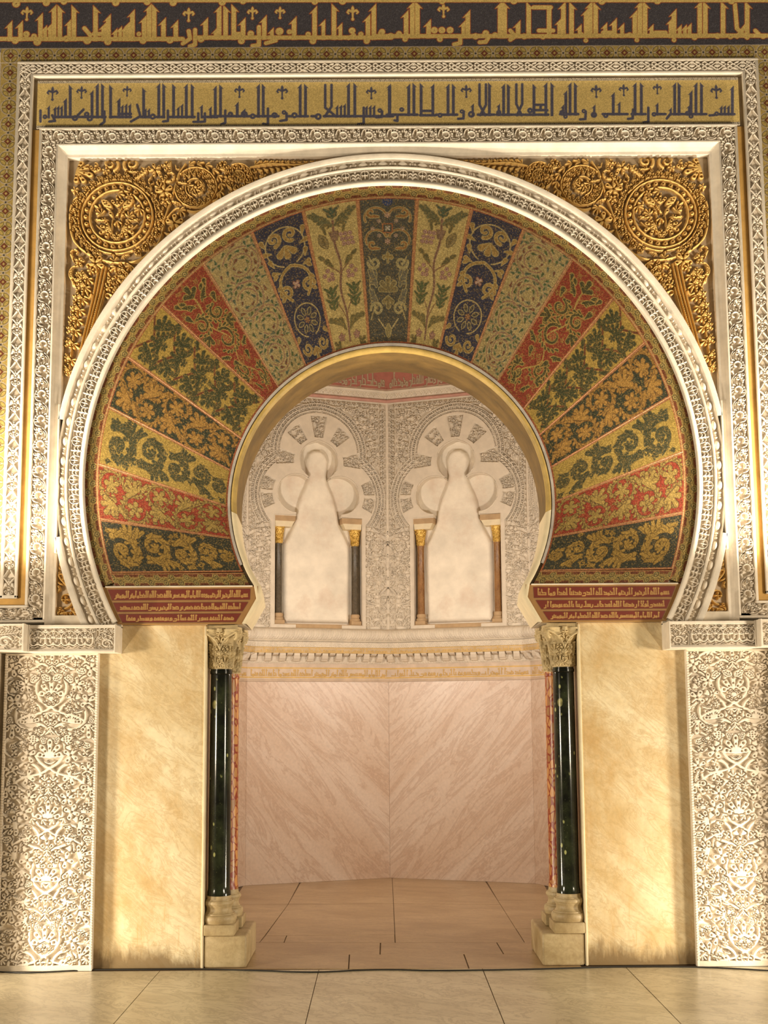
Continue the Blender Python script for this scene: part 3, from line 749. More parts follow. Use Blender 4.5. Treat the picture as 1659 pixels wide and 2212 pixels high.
def d_drop(rs=4):
    cv = Cv(100, 300, RES, (.58, .44, .19)); rg = random.Random(rs)
    for i, y in enumerate((250, 182, 118, 56)):
        x = 50+(10 if i % 2 else -8); sg = 1 if i % 2 else -1
        for R in (36, 22): cv.stroke(arc(x, y, R, sg*.5, sg*(.5+5.2), 30), 1.0, c=(.40, .20, .14))
        for R, n in ((29, 11), (14, 6), (43, 12)):
            for q in range(n):
                a = 2*PI*q/n+i; c_ = rg.choice([(.10, .17, .07), (.12, .16, .10), (.24, .10, .05), (.10, .15, .05)])
                cv.motif('tear', x+R*math.cos(a), y+R*math.sin(a), rg.uniform(5.5, 8), a+rg.uniform(-.6, .6), c=c_, o=(.50, .40, .22), ow=1.4, holes=False)
    for (x, y) in ((10, 215), (90, 215), (8, 150), (92, 150), (10, 88), (90, 88), (12, 285), (88, 285), (14, 22), (86, 22)):
        for q in range(4): cv.motif('tear', x+7*math.cos(q*1.6), y+9*math.sin(q*1.6), 6, q*1.6, c=(.11, .17, .08), o=(.50, .40, .22), ow=1.2, holes=False)
    lines(cv, (.44, .18, .10)); return cv
def d_red():
    cv = Cv(100, 300, RES, RED); k = dict(c=(.10, .09, .035), o=(.62, .42, .12), ow=1.4); curls(cv, 30, (.50, .32, .10), (.38, .10, .03), 8, 4, 7, .8)
    cv.stroke(smooth_path([(50, 12), (34, 50), (64, 92), (40, 140), (60, 190), (50, 240), (50, 285)]), 1.5, c=(.62, .42, .12))
    for (x, y, sg, R) in ((30, 45, 1, 18), (70, 78, -1, 18), (50, 150, 1, 24), (28, 205, -1, 17), (74, 205, 1, 17)):
        volute(cv, x, y, R, PI/2, sg, 1.1, 3.0, inner='rose5', insz=.32, **k)
        feather(cv, arc(x, y, R*1.05, PI/2, PI/2+sg*4.2, 20), R*.42, R*.3, 8, 2.4, side=-sg, lean=.8, **k)
    for s_ in (1, -1):
        for q, (x, y, z, a) in enumerate(((20, 250, 14, .9), (34, 232, 12, .2), (38, 172, 15, 2.1), (36, 120, 13, 1.2), (22, 95, 12, .4), (36, 62, 11, .9), (20, 30, 12, .7), (34, 268, 9, .3))):
            cv.motif(('half', 'tear', 'fan3')[q % 3], 50+s_*x, y, z, -s_*a, s_, **k)
    cv.motif('fan3', 50, 272, 16, 0, **k); cv.motif('leaf', 26, 266, 9, .7, **k); cv.motif('leaf', 74, 266, 9, -.7, **k)
    for q in range(7): cv.disc(50+5.4*math.cos(q*1.05)*(q > 0), 150+5.4*math.sin(q*1.05)*(q > 0), 2.6, c=(.5, .1, .05), o=(.5, .38, .12), ow=.8)
    lines(cv); return cv
def d_acan():      # crossed branches and dark acanthus on gold
    cv = Cv(100, 300, RES, (.60, .40, .09)); k = dict(c=(.075, .085, .035), o=(.20, .14, .05), ow=.8)
    curls(cv, 34, (.09, .10, .04), (.30, .22, .07), 12, 4.5, 8, 1.3)
    for y in range(10, 290, 56):
        for s_ in (1, -1): cv.stroke([(50-s_*38, y), (50+s_*34, y+66)], 2.2, c=(.22, .07, .03))
    for i, y in enumerate((30, 84, 140, 196, 250)):
        for s_ in (1, -1):
            volute(cv, 50+s_*24, y, 15, PI/2, s_*(1 if i % 2 else -1), .9, 3.4, fin=7, step=7, rf=2.6, inner=None, **k)
            cv.motif('fan5', 50+s_*30, y+22, 15, -s_*1.1, s_, holes=False, **k); cv.motif('half', 50+s_*40, y-8, 12, s_*2.2, s_, holes=False, **k)
        cv.motif('fan7', 50, y+14, 17, 0, holes=False, **k); cv.motif('rose5', 50, y-8, 8, 0, **k)
    lines(cv); return cv
def d_flower(ground=(.05, .06, .035), leaf=(.48, .28, .07), out=(.20, .10, .03), fl='rose6'):
    cv = Cv(104, 300, RES, ground); k = dict(c=leaf, o=out, ow=1.3); rg = random.Random(9); curls(cv, 40, leaf, out, 9, 4, 7, 1.2)
    for i, y in enumerate((36, 96, 156, 214, 266)):
        s_ = 1 if i % 2 else -1; x = 52+s_*20
        cv.stroke(arc(x, y, 27, -PI/2, -PI/2+s_*5.0, 26), 2.0, **k); cv.motif(fl, x, y, 19, i, **k)
        feather(cv, arc(x, y, 27, -PI/2, -PI/2+s_*5.0, 26), 8, 6, 9, 2.8, side=-s_, **k)
        cv.motif('fan5', 52-s_*26, y+8, 19, s_*.9, s_, **k); cv.motif('half', 52-s_*30, y-20, 14, s_*2, s_, **k)
    for _ in range(30): cv.motif(rg.choice(('tear', 'leaf', 'fan3')), rg.uniform(6, 98), rg.uniform(8, 292), rg.uniform(5, 7), rg.uniform(0, 6), **k)
    lines(cv); return cv
def d_scroll(ground, leaf, out, w=5.5, hc=None, seed=2):
    """big running acanthus scrolls along the stone"""
    cv = Cv(112, 300, RES, ground); k = dict(c=leaf, o=out, ow=1.1); rg = random.Random(seed)
    curls(cv, 26, leaf, out, seed, 4.5, 8, 1.5)
    ys = [256, 184, 122, 68, 26]
    for i, y in enumerate(ys):
        s_ = 1 if i % 2 == 0 else -1; R = (37, 33, 28, 23, 17)[i]; cx = 56+s_*7; a0 = PI/2+s_*1.0
        cv.disc(cx, y, R*1.02, c=ground)
        sp = arc(cx, y, R, a0, a0+s_*2*PI*1.5, 50, R*.10); cv.stroke(sp, w*R/34, w*.45, **k)
        for q in range(7):
            a = a0+s_*(.25+q*.62); rr = R*(1-.09*q*.62); cv.motif('half', cx+rr*1.22*math.cos(a), y+rr*1.22*math.sin(a), R*.36, a-PI/2-s_*.9, -s_, holes=False, **k)
        for q in range(5):
            a = a0+s_*(1.2+q*1.1); rr = R*.62*(1-.06*q); cv.motif('tear', cx+rr*math.cos(a), y+rr*math.sin(a), R*.24, a+PI/2+s_*.9, holes=False, **k)
        for q in range(16):
            j = 2+q*2; cv.stroke([sp[j], ((sp[j][0]*.93+cx*.07), (sp[j][1]*.93+y*.07))], .55, c=out)
        cv.motif('fan5', cx, y, R*.30, a0, holes=False, **k)
        if i < 4:
            y2 = ys[i+1]; P_ = bez((cx-s_*R*.9, y+10), (56-s_*54, y-22), (56-s_*10, y2+50), (56-s_*38, y2+20)); cv.stroke(P_, w*.85, **k); cv.stroke(P_, .6, c=out)
            for q in (.3, .55, .8): p_ = P_[int(q*18)]; cv.motif('half', p_[0]-s_*6, p_[1], R*.4, s_*(1.0+q), s_, holes=False, **k)
    lines(cv); return cv
def curls(cv, n, c, o, seed, R0=5, R1=9, w=1.3):
    rg = random.Random(seed); pts = []
    for _ in range(n*12):
        if len(pts) >= n: break
        x, y, R = rg.uniform(8, cv.w-8), rg.uniform(8, cv.h-8), rg.uniform(R0, R1)
        if any(math.hypot(x-a, y-b) < (R+r)*1.05 for a, b, r in pts): continue
        pts.append((x, y, R)); a0 = rg.uniform(0, 6.3); sg = rg.choice((1, -1))
        cv.stroke(arc(x, y, R, a0, a0+sg*6.6, 22, R*.25), w, w*.8, c=c, o=o, ow=.9)
        for q in range(3): a = a0+sg*(1+q*1.5); cv.motif('tear', x+R*1.15*math.cos(a), y+R*1.15*math.sin(a), R*.42, a-PI/2+sg*.8, c=c, o=o, ow=.8, holes=False)
DES = [d_key(), d_plant(), d_blue(), d_drop(), d_red(), d_acan(), d_flower((.05, .06, .035), (.56, .30, .07)),
       d_scroll((.58, .39, .09), (.07, .08, .04), (.20, .15, .05), 6.5), d_flower((.44, .06, .03), (.55, .37, .10), (.14, .08, .03), 'rose5'),
       d_scroll((.055, .06, .04), (.58, .36, .08), (.14, .08, .02), 6.0, seed=5)]
ma = empty('mosaic_arch', (0, 0, 0), 'ring of glass mosaic voussoirs around the horseshoe opening', 'mosaic arch')
RV1, RV0 = 1.985, 1.10
def vouss(cv, ao0, ao1, ai0, ai1, flipu, lab):
    n, m_ = cv.ny, cv.nx
    u = np.linspace(0, 1, m_)[None, :]; v = np.linspace(0, 1, n)[:, None]
    if flipu: u = 1-u
    ao = ao0+(ao1-ao0)*u; ai = ai0+(ai1-ai0)*u
    X = (C_I[0]+RV0*np.cos(ai))*(1-v)+(C_O[0]+RV1*np.cos(ao))*v; Z = (C_I[1]+RV0*np.sin(ai))*(1-v)+(C_O[1]+RV1*np.sin(ao))*v
    P = np.stack([X, 0*X-.002, Z], -1)
    if flipu: P = P
    o = gridobj('voussoir', pad(P, .05), MOSAIC, ma, padc(cv.C)); tag(o, lab); return o
NM = ['grey keystone with looped gold scrolls', 'gold voussoir with a brown flowering plant', 'blue voussoir with gold scrolls', 'pale gold voussoir with green drops', 'red voussoir with dark leaves', 'gold voussoir with crossed branches', 'dark voussoir with orange flowers', 'gold voussoir with large dark scrolls', 'red voussoir with gold scrollwork', 'dark voussoir with large gold scrolls']
aoL = [ang_at(l, C_O, RV1) for l in LL]; aiL = [ang_at(l, C_I, RV0) for l in LL]
aoR = [ang_at(l, C_O, RV1) for l in RR_]; aiR = [ang_at(l, C_I, RV0) for l in RR_]
aoR = [a-2*PI if a > PI*1.5 else a for a in aoR]; aiR = [a-2*PI if a > PI*1.5 else a for a in aiR]
vouss(DES[0], aoR[0], aoL[0], aiR[0], aiL[0], False, NM[0])
for k in range(9):
    vouss(DES[k+1], aoL[k], aoL[k+1], aiL[k], aiL[k+1], False, NM[k+1]+', left side')
    vouss(DES[k+1], aoR[k], aoR[k+1], aiR[k], aiR[k+1], False, NM[k+1]+', right side')
# chain border
def chain_tile(n):
    T_ = 38; cv = Cv(T_*n, 27, RES, (.50, .34, .10)); A = dict(c=(.08, .05, .02)); 
    for i in range(-1, n+1):
        x = i*T_
        for (b0, s_) in ((0, 1), (27, -1)):
            xo = x if s_ > 0 else x+T_/2
            Pq = [(xo+5, b0+s_*3), (xo+9, b0+s_*9), (xo+T_-9, b0+s_*9), (xo+T_-5, b0+s_*3)]
            cv.poly(Pq, c=(.24, .07, .03), o=(.08, .04, .02), ow=1.3); cv.stroke(Pq, 1.0, c=(.62, .44, .14))
        cv.stroke([(x-8, 12), (x, 15.5), (x+8, 12), (x+11, 15), (x+27, 15), (x+30, 12)], 2.0, c=(.12, .10, .03)); cv.stroke([(x-8, 12), (x, 15.5), (x+8, 12), (x+11, 15), (x+27, 15), (x+30, 12)], 1.2, c=(.66, .48, .16))
        cv.disc(x, 8, 4.2, c=(.56, .42, .15), o=(.06, .06, .03), ow=1.5); cv.disc(x, 8, 1.6, c=(.08, .06, .03))
        cv.disc(x+T_/2, 19, 4.2, c=(.56, .42, .15), o=(.06, .06, .03), ow=1.5); cv.disc(x+T_/2, 19, 1.6, c=(.08, .06, .03))
    cv.stroke([(0, 0), (cv.w, 0)], 2.6, c=(.50, .14, .06)); cv.stroke([(0, 0.2), (cv.w, .2)], 1.2, c=(.74, .45, .20))
    return cv
a0 = math.asin((2.475-C_O[1])/R_O); a1 = PI-a0; nt = int((a1-a0)*2.03*U/38)
cv = chain_tile(nt); TH = a0+(a1-a0)*cv.xs/cv.w; RR2 = RV1+(R_O+.004-RV1)*cv.ys/cv.h
P = np.stack([C_O[0]+RR2[:, None]*np.cos(TH), 0*TH*RR2[:, None], C_O[1]+RR2[:, None]*np.sin(TH)], -1)
gridobj('chain_border', pad(P, .05), MOSAIC, ma, padc(cv.C))
for s_ in (-1, 1):
    n = int(1.08*U/38); cv = chain_tile(n); zb, zt = 2.472, at(390, 1238)[1]
    u = cv.xs/cv.w; v = cv.ys/cv.h; Zg = zb+(zt-zb)*v[:, None]+0*u
    xo = np.sqrt(RV1**2-(Zg-C_O[1])**2)+.0; xo = np.maximum(xo, 0); xi = np.where(Zg > 2.474, np.sqrt(np.maximum(RV0**2-(Zg-C_I[1])**2, 0)), .92)
    X = s_*(xi+(xo-xi)*u[None, :]+0)
    gridobj('chain_border', pad(np.stack([X, 0*X-.001, Zg], -1)[::-1], .05), MOSAIC, ma, padc(cv.C))

# ------------------------------------------------------------------ red inscribed impost bands under the mosaic
TXL = ["bsm allh alrjmn alrjym mwfq alamam almstnSr ballh Ebd allh aljkm amyr almwmnyn", "aSljh allh mwlah wjajbh jEfr bn Ebd alrjmn rDy allh Enh btSyyd".replace('D', 'S'), "hdh albnyh bEwn allh tEaly wtwfyqh wskn fyha".replace('t', 'b')]
TXR = ["bsm allh alrjmn alrjym aljmd llh aldy hdyna lhda wma kna", "lnhbdy lwL an hdyna allh lqd jab rsl rbna baljq nwdwa an", "amr alamam almsbnSr ballh Ebd allh aljkm amyr almwmnyn"]
for s_, TX in ((-1, TXL), (1, TXR)):
    x0, x1 = (-1.93, -.885) if s_ < 0 else (.885, 1.93)
    cv = cvw(x0, x1, 2.222, 2.474, 1.15, (.36, .19, .06))
    cv.H[:] = .8
    for k, (za, zb) in enumerate(((2.385, 2.455), (2.308, 2.366), (2.236, 2.290))):
        def ex(z): return math.sqrt(R_O**2-(z-C_O[1])**2)-.035
        def ix(z): return (.935 if z > 2.39 else .935+(2.39-z)*.62)+.01
        P = [(s_*ex(zb)*U, zb*U), (s_*ex(za)*U, za*U), (s_*ix(za)*U, za*U), (s_*ix(zb)*U, zb*U)]
        cv.poly(P, c=(.17, .018, .006), o=(.13, .05, .02), ow=1.1)
        W_ = cv.win(-1e4, 1e4, za*U, zb*U); 
        h_ = (zb-za)*U; xr, xl = max(P[1][0], P[2][0])-3, min(P[1][0], P[2][0])+3
        write(cv, TX[k], xr-1, xl+1, za*U+h_*.27, h_*.60, .85, c=(.56, .34, .10), o=(.30, .11, .03), ow=.6, h=1.0)
    Zg = np.broadcast_to(cv.ys[:, None]/U, cv.H.shape); Xg = np.abs(np.broadcast_to(cv.xs[None, :]/U, cv.H.shape))
    inn = np.where(Zg > 2.39, .893, .893+(2.39-Zg)*.60)
    mask = (np.hypot(Xg, Zg-C_O[1]) < R_O+.004) & (Xg > inn)
    o = gridobj('inscribed_band', relief(cv, .004, .010, 0), REDPAINT, None, cv.C, mask)
    label(o, 'red and gold impost block with three lines of Kufic writing, '+('left' if s_ < 0 else 'right')+' of the opening', 'inscription')
    b = MB(); b.prism([(s_*1.9, 2.474), (s_*1.83, 2.222), (s_*1.0, 2.222), (s_*.90, 2.39), (s_*.90, 2.474)], .0045, .05); b.build('band_block', TAN, o)
    b = MB(); b.box(min(s_*.93, s_*1.91), max(s_*.93, s_*1.91), -.016, .0, 2.468, 2.478, .002); b.build('plaster_fillet', STUCCO2, o)

# ------------------------------------------------------------------ archivolt: white carved ring
av = empty('archivolt', (0, 0, 0), 'white carved stucco ring of lilies and beads framing the mosaic arch', 'archivolt')
NT_ = 66; LT = 43.0
def tile_lily():
    cv = Cv(LT, 24, 1.5*RES); k = dict(h=1.0, rnd=1.1)
    for xo in (-LT, 0, LT):
        x = xo+LT*.25
        cv.motif('lily', x, 12.5, 10, PI, holes=False, **k); cv.stroke(bez((x-9, 3), (x-12, 14), (x-9, 22), (x, 23)), 1.2, **k); cv.stroke(bez((x+9, 3), (x+12, 14), (x+9, 22), (x, 23)), 1.2, **k)
        x = xo+LT*.75
        cv.stroke([(x, 1), (x, 20)], 1.5, 1.2, **k)
        for s_ in (1, -1):
            cv.stroke(bez((x, 3), (x+s_*3, 9), (x+s_*8, 10), (x+s_*9, 6)), 1.7, 1.2, **k); cv.stroke(bez((x, 10), (x+s_*2, 16), (x+s_*7, 18), (x+s_*9, 13)), 1.7, 1.2, **k)
        cv.disc(x, 21, 2.3, **k)
    cv.stroke([(0, 0), (LT, 0)], .8, **k); cv.stroke([(0, 24), (LT, 24)], .8, **k)
    return cv
def tile_bead():
    cv = Cv(LT, 14, 1.5*RES); k = dict(h=1.0, rnd=4)
    for xo in (-LT, 0, LT):
        W_ = cv.win(xo, xo+LT, 0, 14)
        cv.motif('leaf', xo+LT*.3, 7, 13.5, PI/2, holes=False, h=1.0, rnd=3.5)
        for xx in (.68, .92): cv.disc(xo+LT*xx, 7, 3.0, **k)
        cv.disc(xo+LT*.8, 7, 2.0, **k)
    return cv
tl, tb = tile_lily(), tile_bead(); nl = tl.nx-1
b0 = math.asin((2.215-C_O[1])/2.12); b1 = PI-b0; ncol = nl*NT_+1
def tiled(t): return np.concatenate([np.tile(t.H[:, :-1], (1, NT_)), t.H[:, :1]], 1)
HL, HB = tiled(tl), tiled(tb)
radii, hts = [], []
def addp(r, y): radii.append(r); hts.append(np.full(ncol, y))
for r, y in ((2.066, .045), (2.066, -.030), (2.070, -.036), (2.090, -.036), (2.094, -.030), (2.097, .008)): addp(r, y)
for i in range(HL.shape[0]): radii.append(2.099+(2.171-2.099)*i/(HL.shape[0]-1)); hts.append(.008-HL[i]*.040)
for r, y in ((2.173, .008), (2.176, -.032), (2.180, -.037), (2.190, -.037), (2.194, -.030), (2.196, .010)): addp(r, y)
for i in range(HB.shape[0]): radii.append(2.198+(2.240-2.198)*i/(HB.shape[0]-1)); hts.append(.010-HB[i]*.042)
for r, y in ((2.242, .010), (2.245, -.034), (2.250, -.038), (2.283, -.038), (2.287, -.030), (2.287, .045)): addp(r, y)
radii = np.array(radii)[:, None]; hts = np.array(hts); TH = np.linspace(b0, b1, ncol)[None, :]
P = np.stack([C_O[0]+radii*np.cos(TH), hts+0*TH, C_O[1]+radii*np.sin(TH)], -1)
k1 = 6+HL.shape[0]+3; k2 = k1+3+HB.shape[0]+3
def band(name, i0, i1):
    Q = P[i0:i1]; ok = (np.abs(Q[..., 0]) < 2.247) & (Q[..., 2] > 2.205)
    return gridobj(name, Q, STUCCO, av, None, ok)
band('lily_band', 0, k1+1); band('bead_band', k1, k2+1); band('outer_fillet', k2, len(radii))
for s_ in (-1, 1):
    MB().box(min(s_*1.80, s_*2.26), max(s_*1.80, s_*2.26), -.0, .05, 2.2, 2.285).build('foot_sill', STUCCO2, av)
    MB().box(min(s_*2.236, s_*2.250), max(s_*2.236, s_*2.250), -.038, .0, 2.70, 3.72, .004, 2).build('side_fillet', STUCCO, av, True)

# ------------------------------------------------------------------ spandrels: ochre carved scrollwork
def spandrel(s_):
    cv = cvw(-2.245, 0, 2.28, 5.495, 1.0, (.52, .41, .28))
    G = (.78, .49, .15); k = dict(c=G, h=1.0, rnd=2.6)
    T = lambda x, y: tx(x, y)
    def st(pts, w0=2.6, w1=None, **q): cv.stroke([T(*p) for p in pts], w0, w1, **{**k, **q})
    cx, cy = T(252, 466)
    st([(x, y) for x, y in smooth_path([(258, 377), (300, 402), (340, 440), (352, 480), (340, 525), (300, 560), (250, 566), (200, 552), (160, 520), (150, 470), (160, 430), (205, 398), (258, 377)])], 3)
    for r, w_ in ((62, 2.8), (80, 2.6), (88, 2.2)): cv.stroke(arc(cx, cy, r, 0, 2*PI, 60), w_, **k)
    for q in range(26): 
        a = 2*PI*q/26; cv.disc(cx+71*math.cos(a), cy+71*math.sin(a), 6.2, c=G, h=1.0, rnd=5); cv.hole(cx+71*math.cos(a)+1, cy+71*math.sin(a), 1.6)
    ringm(cv, cx, cy, 97, -1.15, PI*2-1.95, 27, 'fan3', 11.5, PI*.62, c=G, h=.95, gap=.8, rnd=2.4)
    for (x, y, z, a, f, kd) in ((-24, 30, 22, .9, 1, 'leaf'), (24, 30, 22, -.9, 1, 'leaf'), (0, 36, 16, 0, 1, 'fan3'), (-34, -6, 16, 1.4, 1, 'half'), (34, -6, 16, -1.4, -1, 'half'), (-26, -34, 18, 2.0, 1, 'fan5'), (26, -34, 18, -2.0, 1, 'fan5'), (0, -46, 13, 0, 1, 'rose5'), (-12, 2, 12, .5, 1, 'tear'), (12, 2, 12, -.5, 1, 'tear'), (-44, 22, 10, 1, 1, 'fan3'), (44, 22, 10, -1, 1, 'fan3')):
        cv.motif(kd, cx+x, cy+y, z, a, f, gap=1.0, **k)
    for q in (-1, 1): cv.stroke(bez((cx, cy-55), (cx+q*30, cy-30), (cx-q*10, cy+4), (cx+q*24, cy+20)), 2.0, **k); cv.stroke(bez((cx, cy-52), (cx+q*12, cy-30), (cx+q*30, cy-40), (cx+q*46, cy-20)), 1.8, **k)
    # two spirals over the point, side sprays
    for px, py, sg in ((238, 352, 1), (283, 352, -1)):
        volute(cv, *T(px, py), 19, -PI/2+sg*.5, sg, 1.3, 4.0, inner='rose4', insz=.25, **k)
    # running scrolls along the top
    for px, py, R, sg, a in ((422, 403, 47, -1, 2.4), (514, 380, 31, 1, 3.6)):
        x, y = T(px, py); cv.stroke(arc(x, y, R, a, a+sg*5.6, 50), 2.6, **k); nq = 15 if R > 40 else 11
        ringm(cv, x, y, R*.78, a, a+sg*5.6, nq, 'fan3', R*.24, PI-sg*.5, gap=.8, c=G, h=.95, rnd=2.2)
        cv.stroke(arc(x, y, R*.52, a+2, a+2+sg*4.6, 30, R*.40), 2.2, **k); ringm(cv, x, y, R*.27, a, a+5.4, 6, 'fan3', R*.21, PI-sg*.4, gap=.6, c=G, h=.95, rnd=2); cv.disc(x, y, R*.08, c=G, h=1)
        ringm(cv, x, y, R*1.25, a+sg*.5, a+sg*3.2, 8, 'fan3', R*.22, sg*1.2, gap=.8, c=G, h=.95, rnd=2.2)
    st([(352, 480), (372, 420), (385, 375), (400, 352)], 2.6); st(smooth_path([(352, 480), (378, 450), (400, 452), (424, 455), (460, 440), (480, 405)]), 2.4); st(smooth_path([(540, 360), (580, 352), (640, 354), (760, 345)]), 2.4)
    for q in range(16):
        x = 556+q*13; z = 13-q*.45; yb = 356-q*.8
        cv.motif('fan3', *T(x, yb-5), z*.8, -.9, **k)
        if q < 10: cv.motif('tear', *T(x+4, yb+10-q*.4), z*.8, -2.1, **k)
    # stems running down beside the arch
    base = [(228, 575), (214, 640), (196, 710), (176, 790), (158, 870), (146, 950), (138, 1010)]
    for dx in (-16, -8, 0, 8): st(smooth_path([(x+dx*(1-i*.09), y) for i, (x, y) in enumerate(base)]), 2.3)
    feather(cv, [T(x-4, y) for x, y in smooth_path(base[1:5])], 5, 4, 5, 1.6, side=1, c=G, h=.8)
    L = [T(x, y) for x, y in smooth_path([(262, 585), (250, 640), (226, 700), (200, 760), (180, 810)])]
    
    for i, p in enumerate(L[::3]): cv.motif('fan5', p[0], p[1], 15-i*.5, PI*.72 if i % 2 else -PI*.62, gap=.8, c=G, h=.95, rnd=2.4)
    Lf = [T(x, y) for x, y in smooth_path([(186, 600), (170, 660), (158, 720), (148, 800)])]
    cv.stroke(Lf, 2.2, **k); 
    for i, p in enumerate(Lf[::3]): cv.motif('fan5', p[0]-9, p[1], 15-i*.5, PI*.7, gap=.8, c=G, h=.95, rnd=2.4); cv.motif('fan3', p[0]+8, p[1]-6, 10, -PI*.7, gap=.8, c=G, h=.95, rnd=2.4)
    for px, py, R, sg in ((166, 592, 22, 1), (262, 598, 18, -1)): volute(cv, *T(px, py), R, PI*.5, sg, 1.1, 2.6, fin=8, step=8, rf=3, **k)
    # lower corner panel
    P1 = [(150, 1325), (172, 1290), (140, 1262), (125, 1240), (130, 1215), (140, 1190), (125, 1170)]
    st(smooth_path(P1), 2.6)
    for px, py, R, sg in ((140, 1295, 19, 1), (133, 1248, 14, -1), (132, 1204, 10, 1)): volute(cv, *T(px, py), R, -PI/2, sg, 1.0, 2.6, inner='rose4', insz=.5, **k)
    for px, py, z, a, kd in ((122, 1318, 11, .5, 'fan5'), (162, 1318, 10, -.9, 'fan5'), (122, 1272, 10, 1.2, 'fan3'), (152, 1262, 9, -1.2, 'fan3'), (120, 1228, 9, .8, 'fan3'), (143, 1222, 9, -1, 'half'), (126, 1182, 8, 0, 'fan3'), (119, 1160, 6, 0, 'tear')):
        cv.motif(kd, *T(px, py), z, a, gap=1.0, **k)
    xs = cv.xs[None, :]/U; ys = cv.ys[:, None]/U; D = np.hypot(xs, ys-C_O[1]); free = (D > 2.282) & (xs < 0) & (ys < 5.468) & (xs > -2.232) & (ys > 2.292)
    free_in = (D > 2.30) & (xs > -2.215) & (ys < 5.462)
    for _r in range(2): fill(cv, ('fan5', 'half', 'fan3', 'curl', 'rose5'), (24, 18, 14, 10.5), 3500, random.Random(3+_r), half=False, gap=1.6, h=.95, mask=free_in, tol=.16, c=G, rnd=2.2)
    cv.H *= free
    mask = (D > 2.255) & (xs < .02) & (D > 0)
    Pm = relief(cv, .047, .048, 0)
    if s_ > 0: Pm = Pm.copy(); Pm[..., 0] *= -1
    o = gridobj('spandrel_relief', Pm, OCHRE, None, cv.C, mask)
    return o
for s_, nm in ((-1, 'left'), (1, 'right')):
    label(spandrel(s_), 'ochre carved spandrel with a round medallion and leafy scrolls, upper '+nm+' of the arch', 'spandrel', None)

# ------------------------------------------------------------------ rectangular frame around the arch (alfiz)
def boxtrim(name, rects, y0, y1, mat, parent, bev=.003):
    b = MB()
    for (x0, x1, z0, z1) in rects: b.box(x0, x1, y0, y1, z0, z1, bev, 1)
    return b.build(name, mat, parent, True)
# quatrefoil mosaic band
def quat(cv, x, y, R):
    w_ = dict(c=(.62, .50, .38))
    cv.disc(x, y, R+1.1, c=(.62, .50, .38)); cv.disc(x, y, R-1, c=(.60, .44, .13))
    for q in range(4):
        a = PI/4+q*PI/2; xx, yy = x+R*.68*math.cos(a), y+R*.68*math.sin(a)
        cv.motif('leaf', xx, yy, R*.52, a, c=(.60, .44, .13), o=(.06, .05, .03), ow=1.2, holes=False)
    for s_ in (1.0, .90):
        pass
    P = [(x+R*.62, y), (x, y+R*.62), (x-R*.62, y), (x, y-R*.62)]
    for q in range(4):
        a = q*PI/2; c0 = (x+R*1.0*math.cos(a+PI/4)*1.0, y+R*1.0*math.sin(a+PI/4)*1.0)
        cv.stroke(arc(c0[0], c0[1], R*.74, a+PI/4+PI-.72, a+PI/4+PI+.72, 10), 1.1, c=(.62, .50, .38))
    cv.poly([(x+R*.42, y), (x, y+R*.42), (x-R*.42, y), (x, y-R*.42)], c=(.22, .06, .03), o=(.10, .04, .02), ow=.8)
    cv.poly([(x+R*.17, y), (x, y+R*.17), (x-R*.17, y), (x, y-R*.17)], c=(.66, .48, .16))
def small(cv, x, y): cv.disc(x, y, 4, c=(.62, .50, .38)); cv.disc(x, y, 2.4, c=(.05, .05, .04))
qf = empty('quatrefoil_border', (0, 0, 0), 'mosaic border of interlaced circles and red lozenges around the frame', 'mosaic border')
cv = cvw(-2.735, 2.735, 6.198, 6.312, 1.0, (.58, .42, .13)); zc = 6.255*U; step = (2.665*2)/43*U
for k in range(44): quat(cv, -2.665*U+k*step, zc, 18.5)
for k in range(43): small(cv, -2.665*U+(k+.5)*step, zc)
for z_ in (6.200, 6.310): cv.stroke([(-2.8*U, z_*U), (2.8*U, z_*U)], 1.2, c=(.62, .50, .38))
gridobj('mosaic_strip', pad(relief(cv, 0, 0, 0), .05), MOSAICG, qf, padc(cv.C))
for s_ in (-1, 1):
    x0, x1 = sorted((s_*2.607, s_*2.735)); cv = cvw(x0, x1, 2.4, 6.198, 1.0, (.58, .42, .13)); xc = s_*2.665*U; st_ = 41.5
    n = 29
    for k in range(n+1): quat(cv, xc, zc-st_*(k+1), 18.5)
    for k in range(n+1): small(cv, xc, zc-st_*(k+.5))
    for x_ in (x0+.002, x1-.002): cv.stroke([(x_*U, 2*U), (x_*U, 7*U)], 1.2, c=(.62, .50, .38))
    gridobj('mosaic_strip', pad(relief(cv, 0, 0, 0), .05), MOSAICG, qf, padc(cv.C))
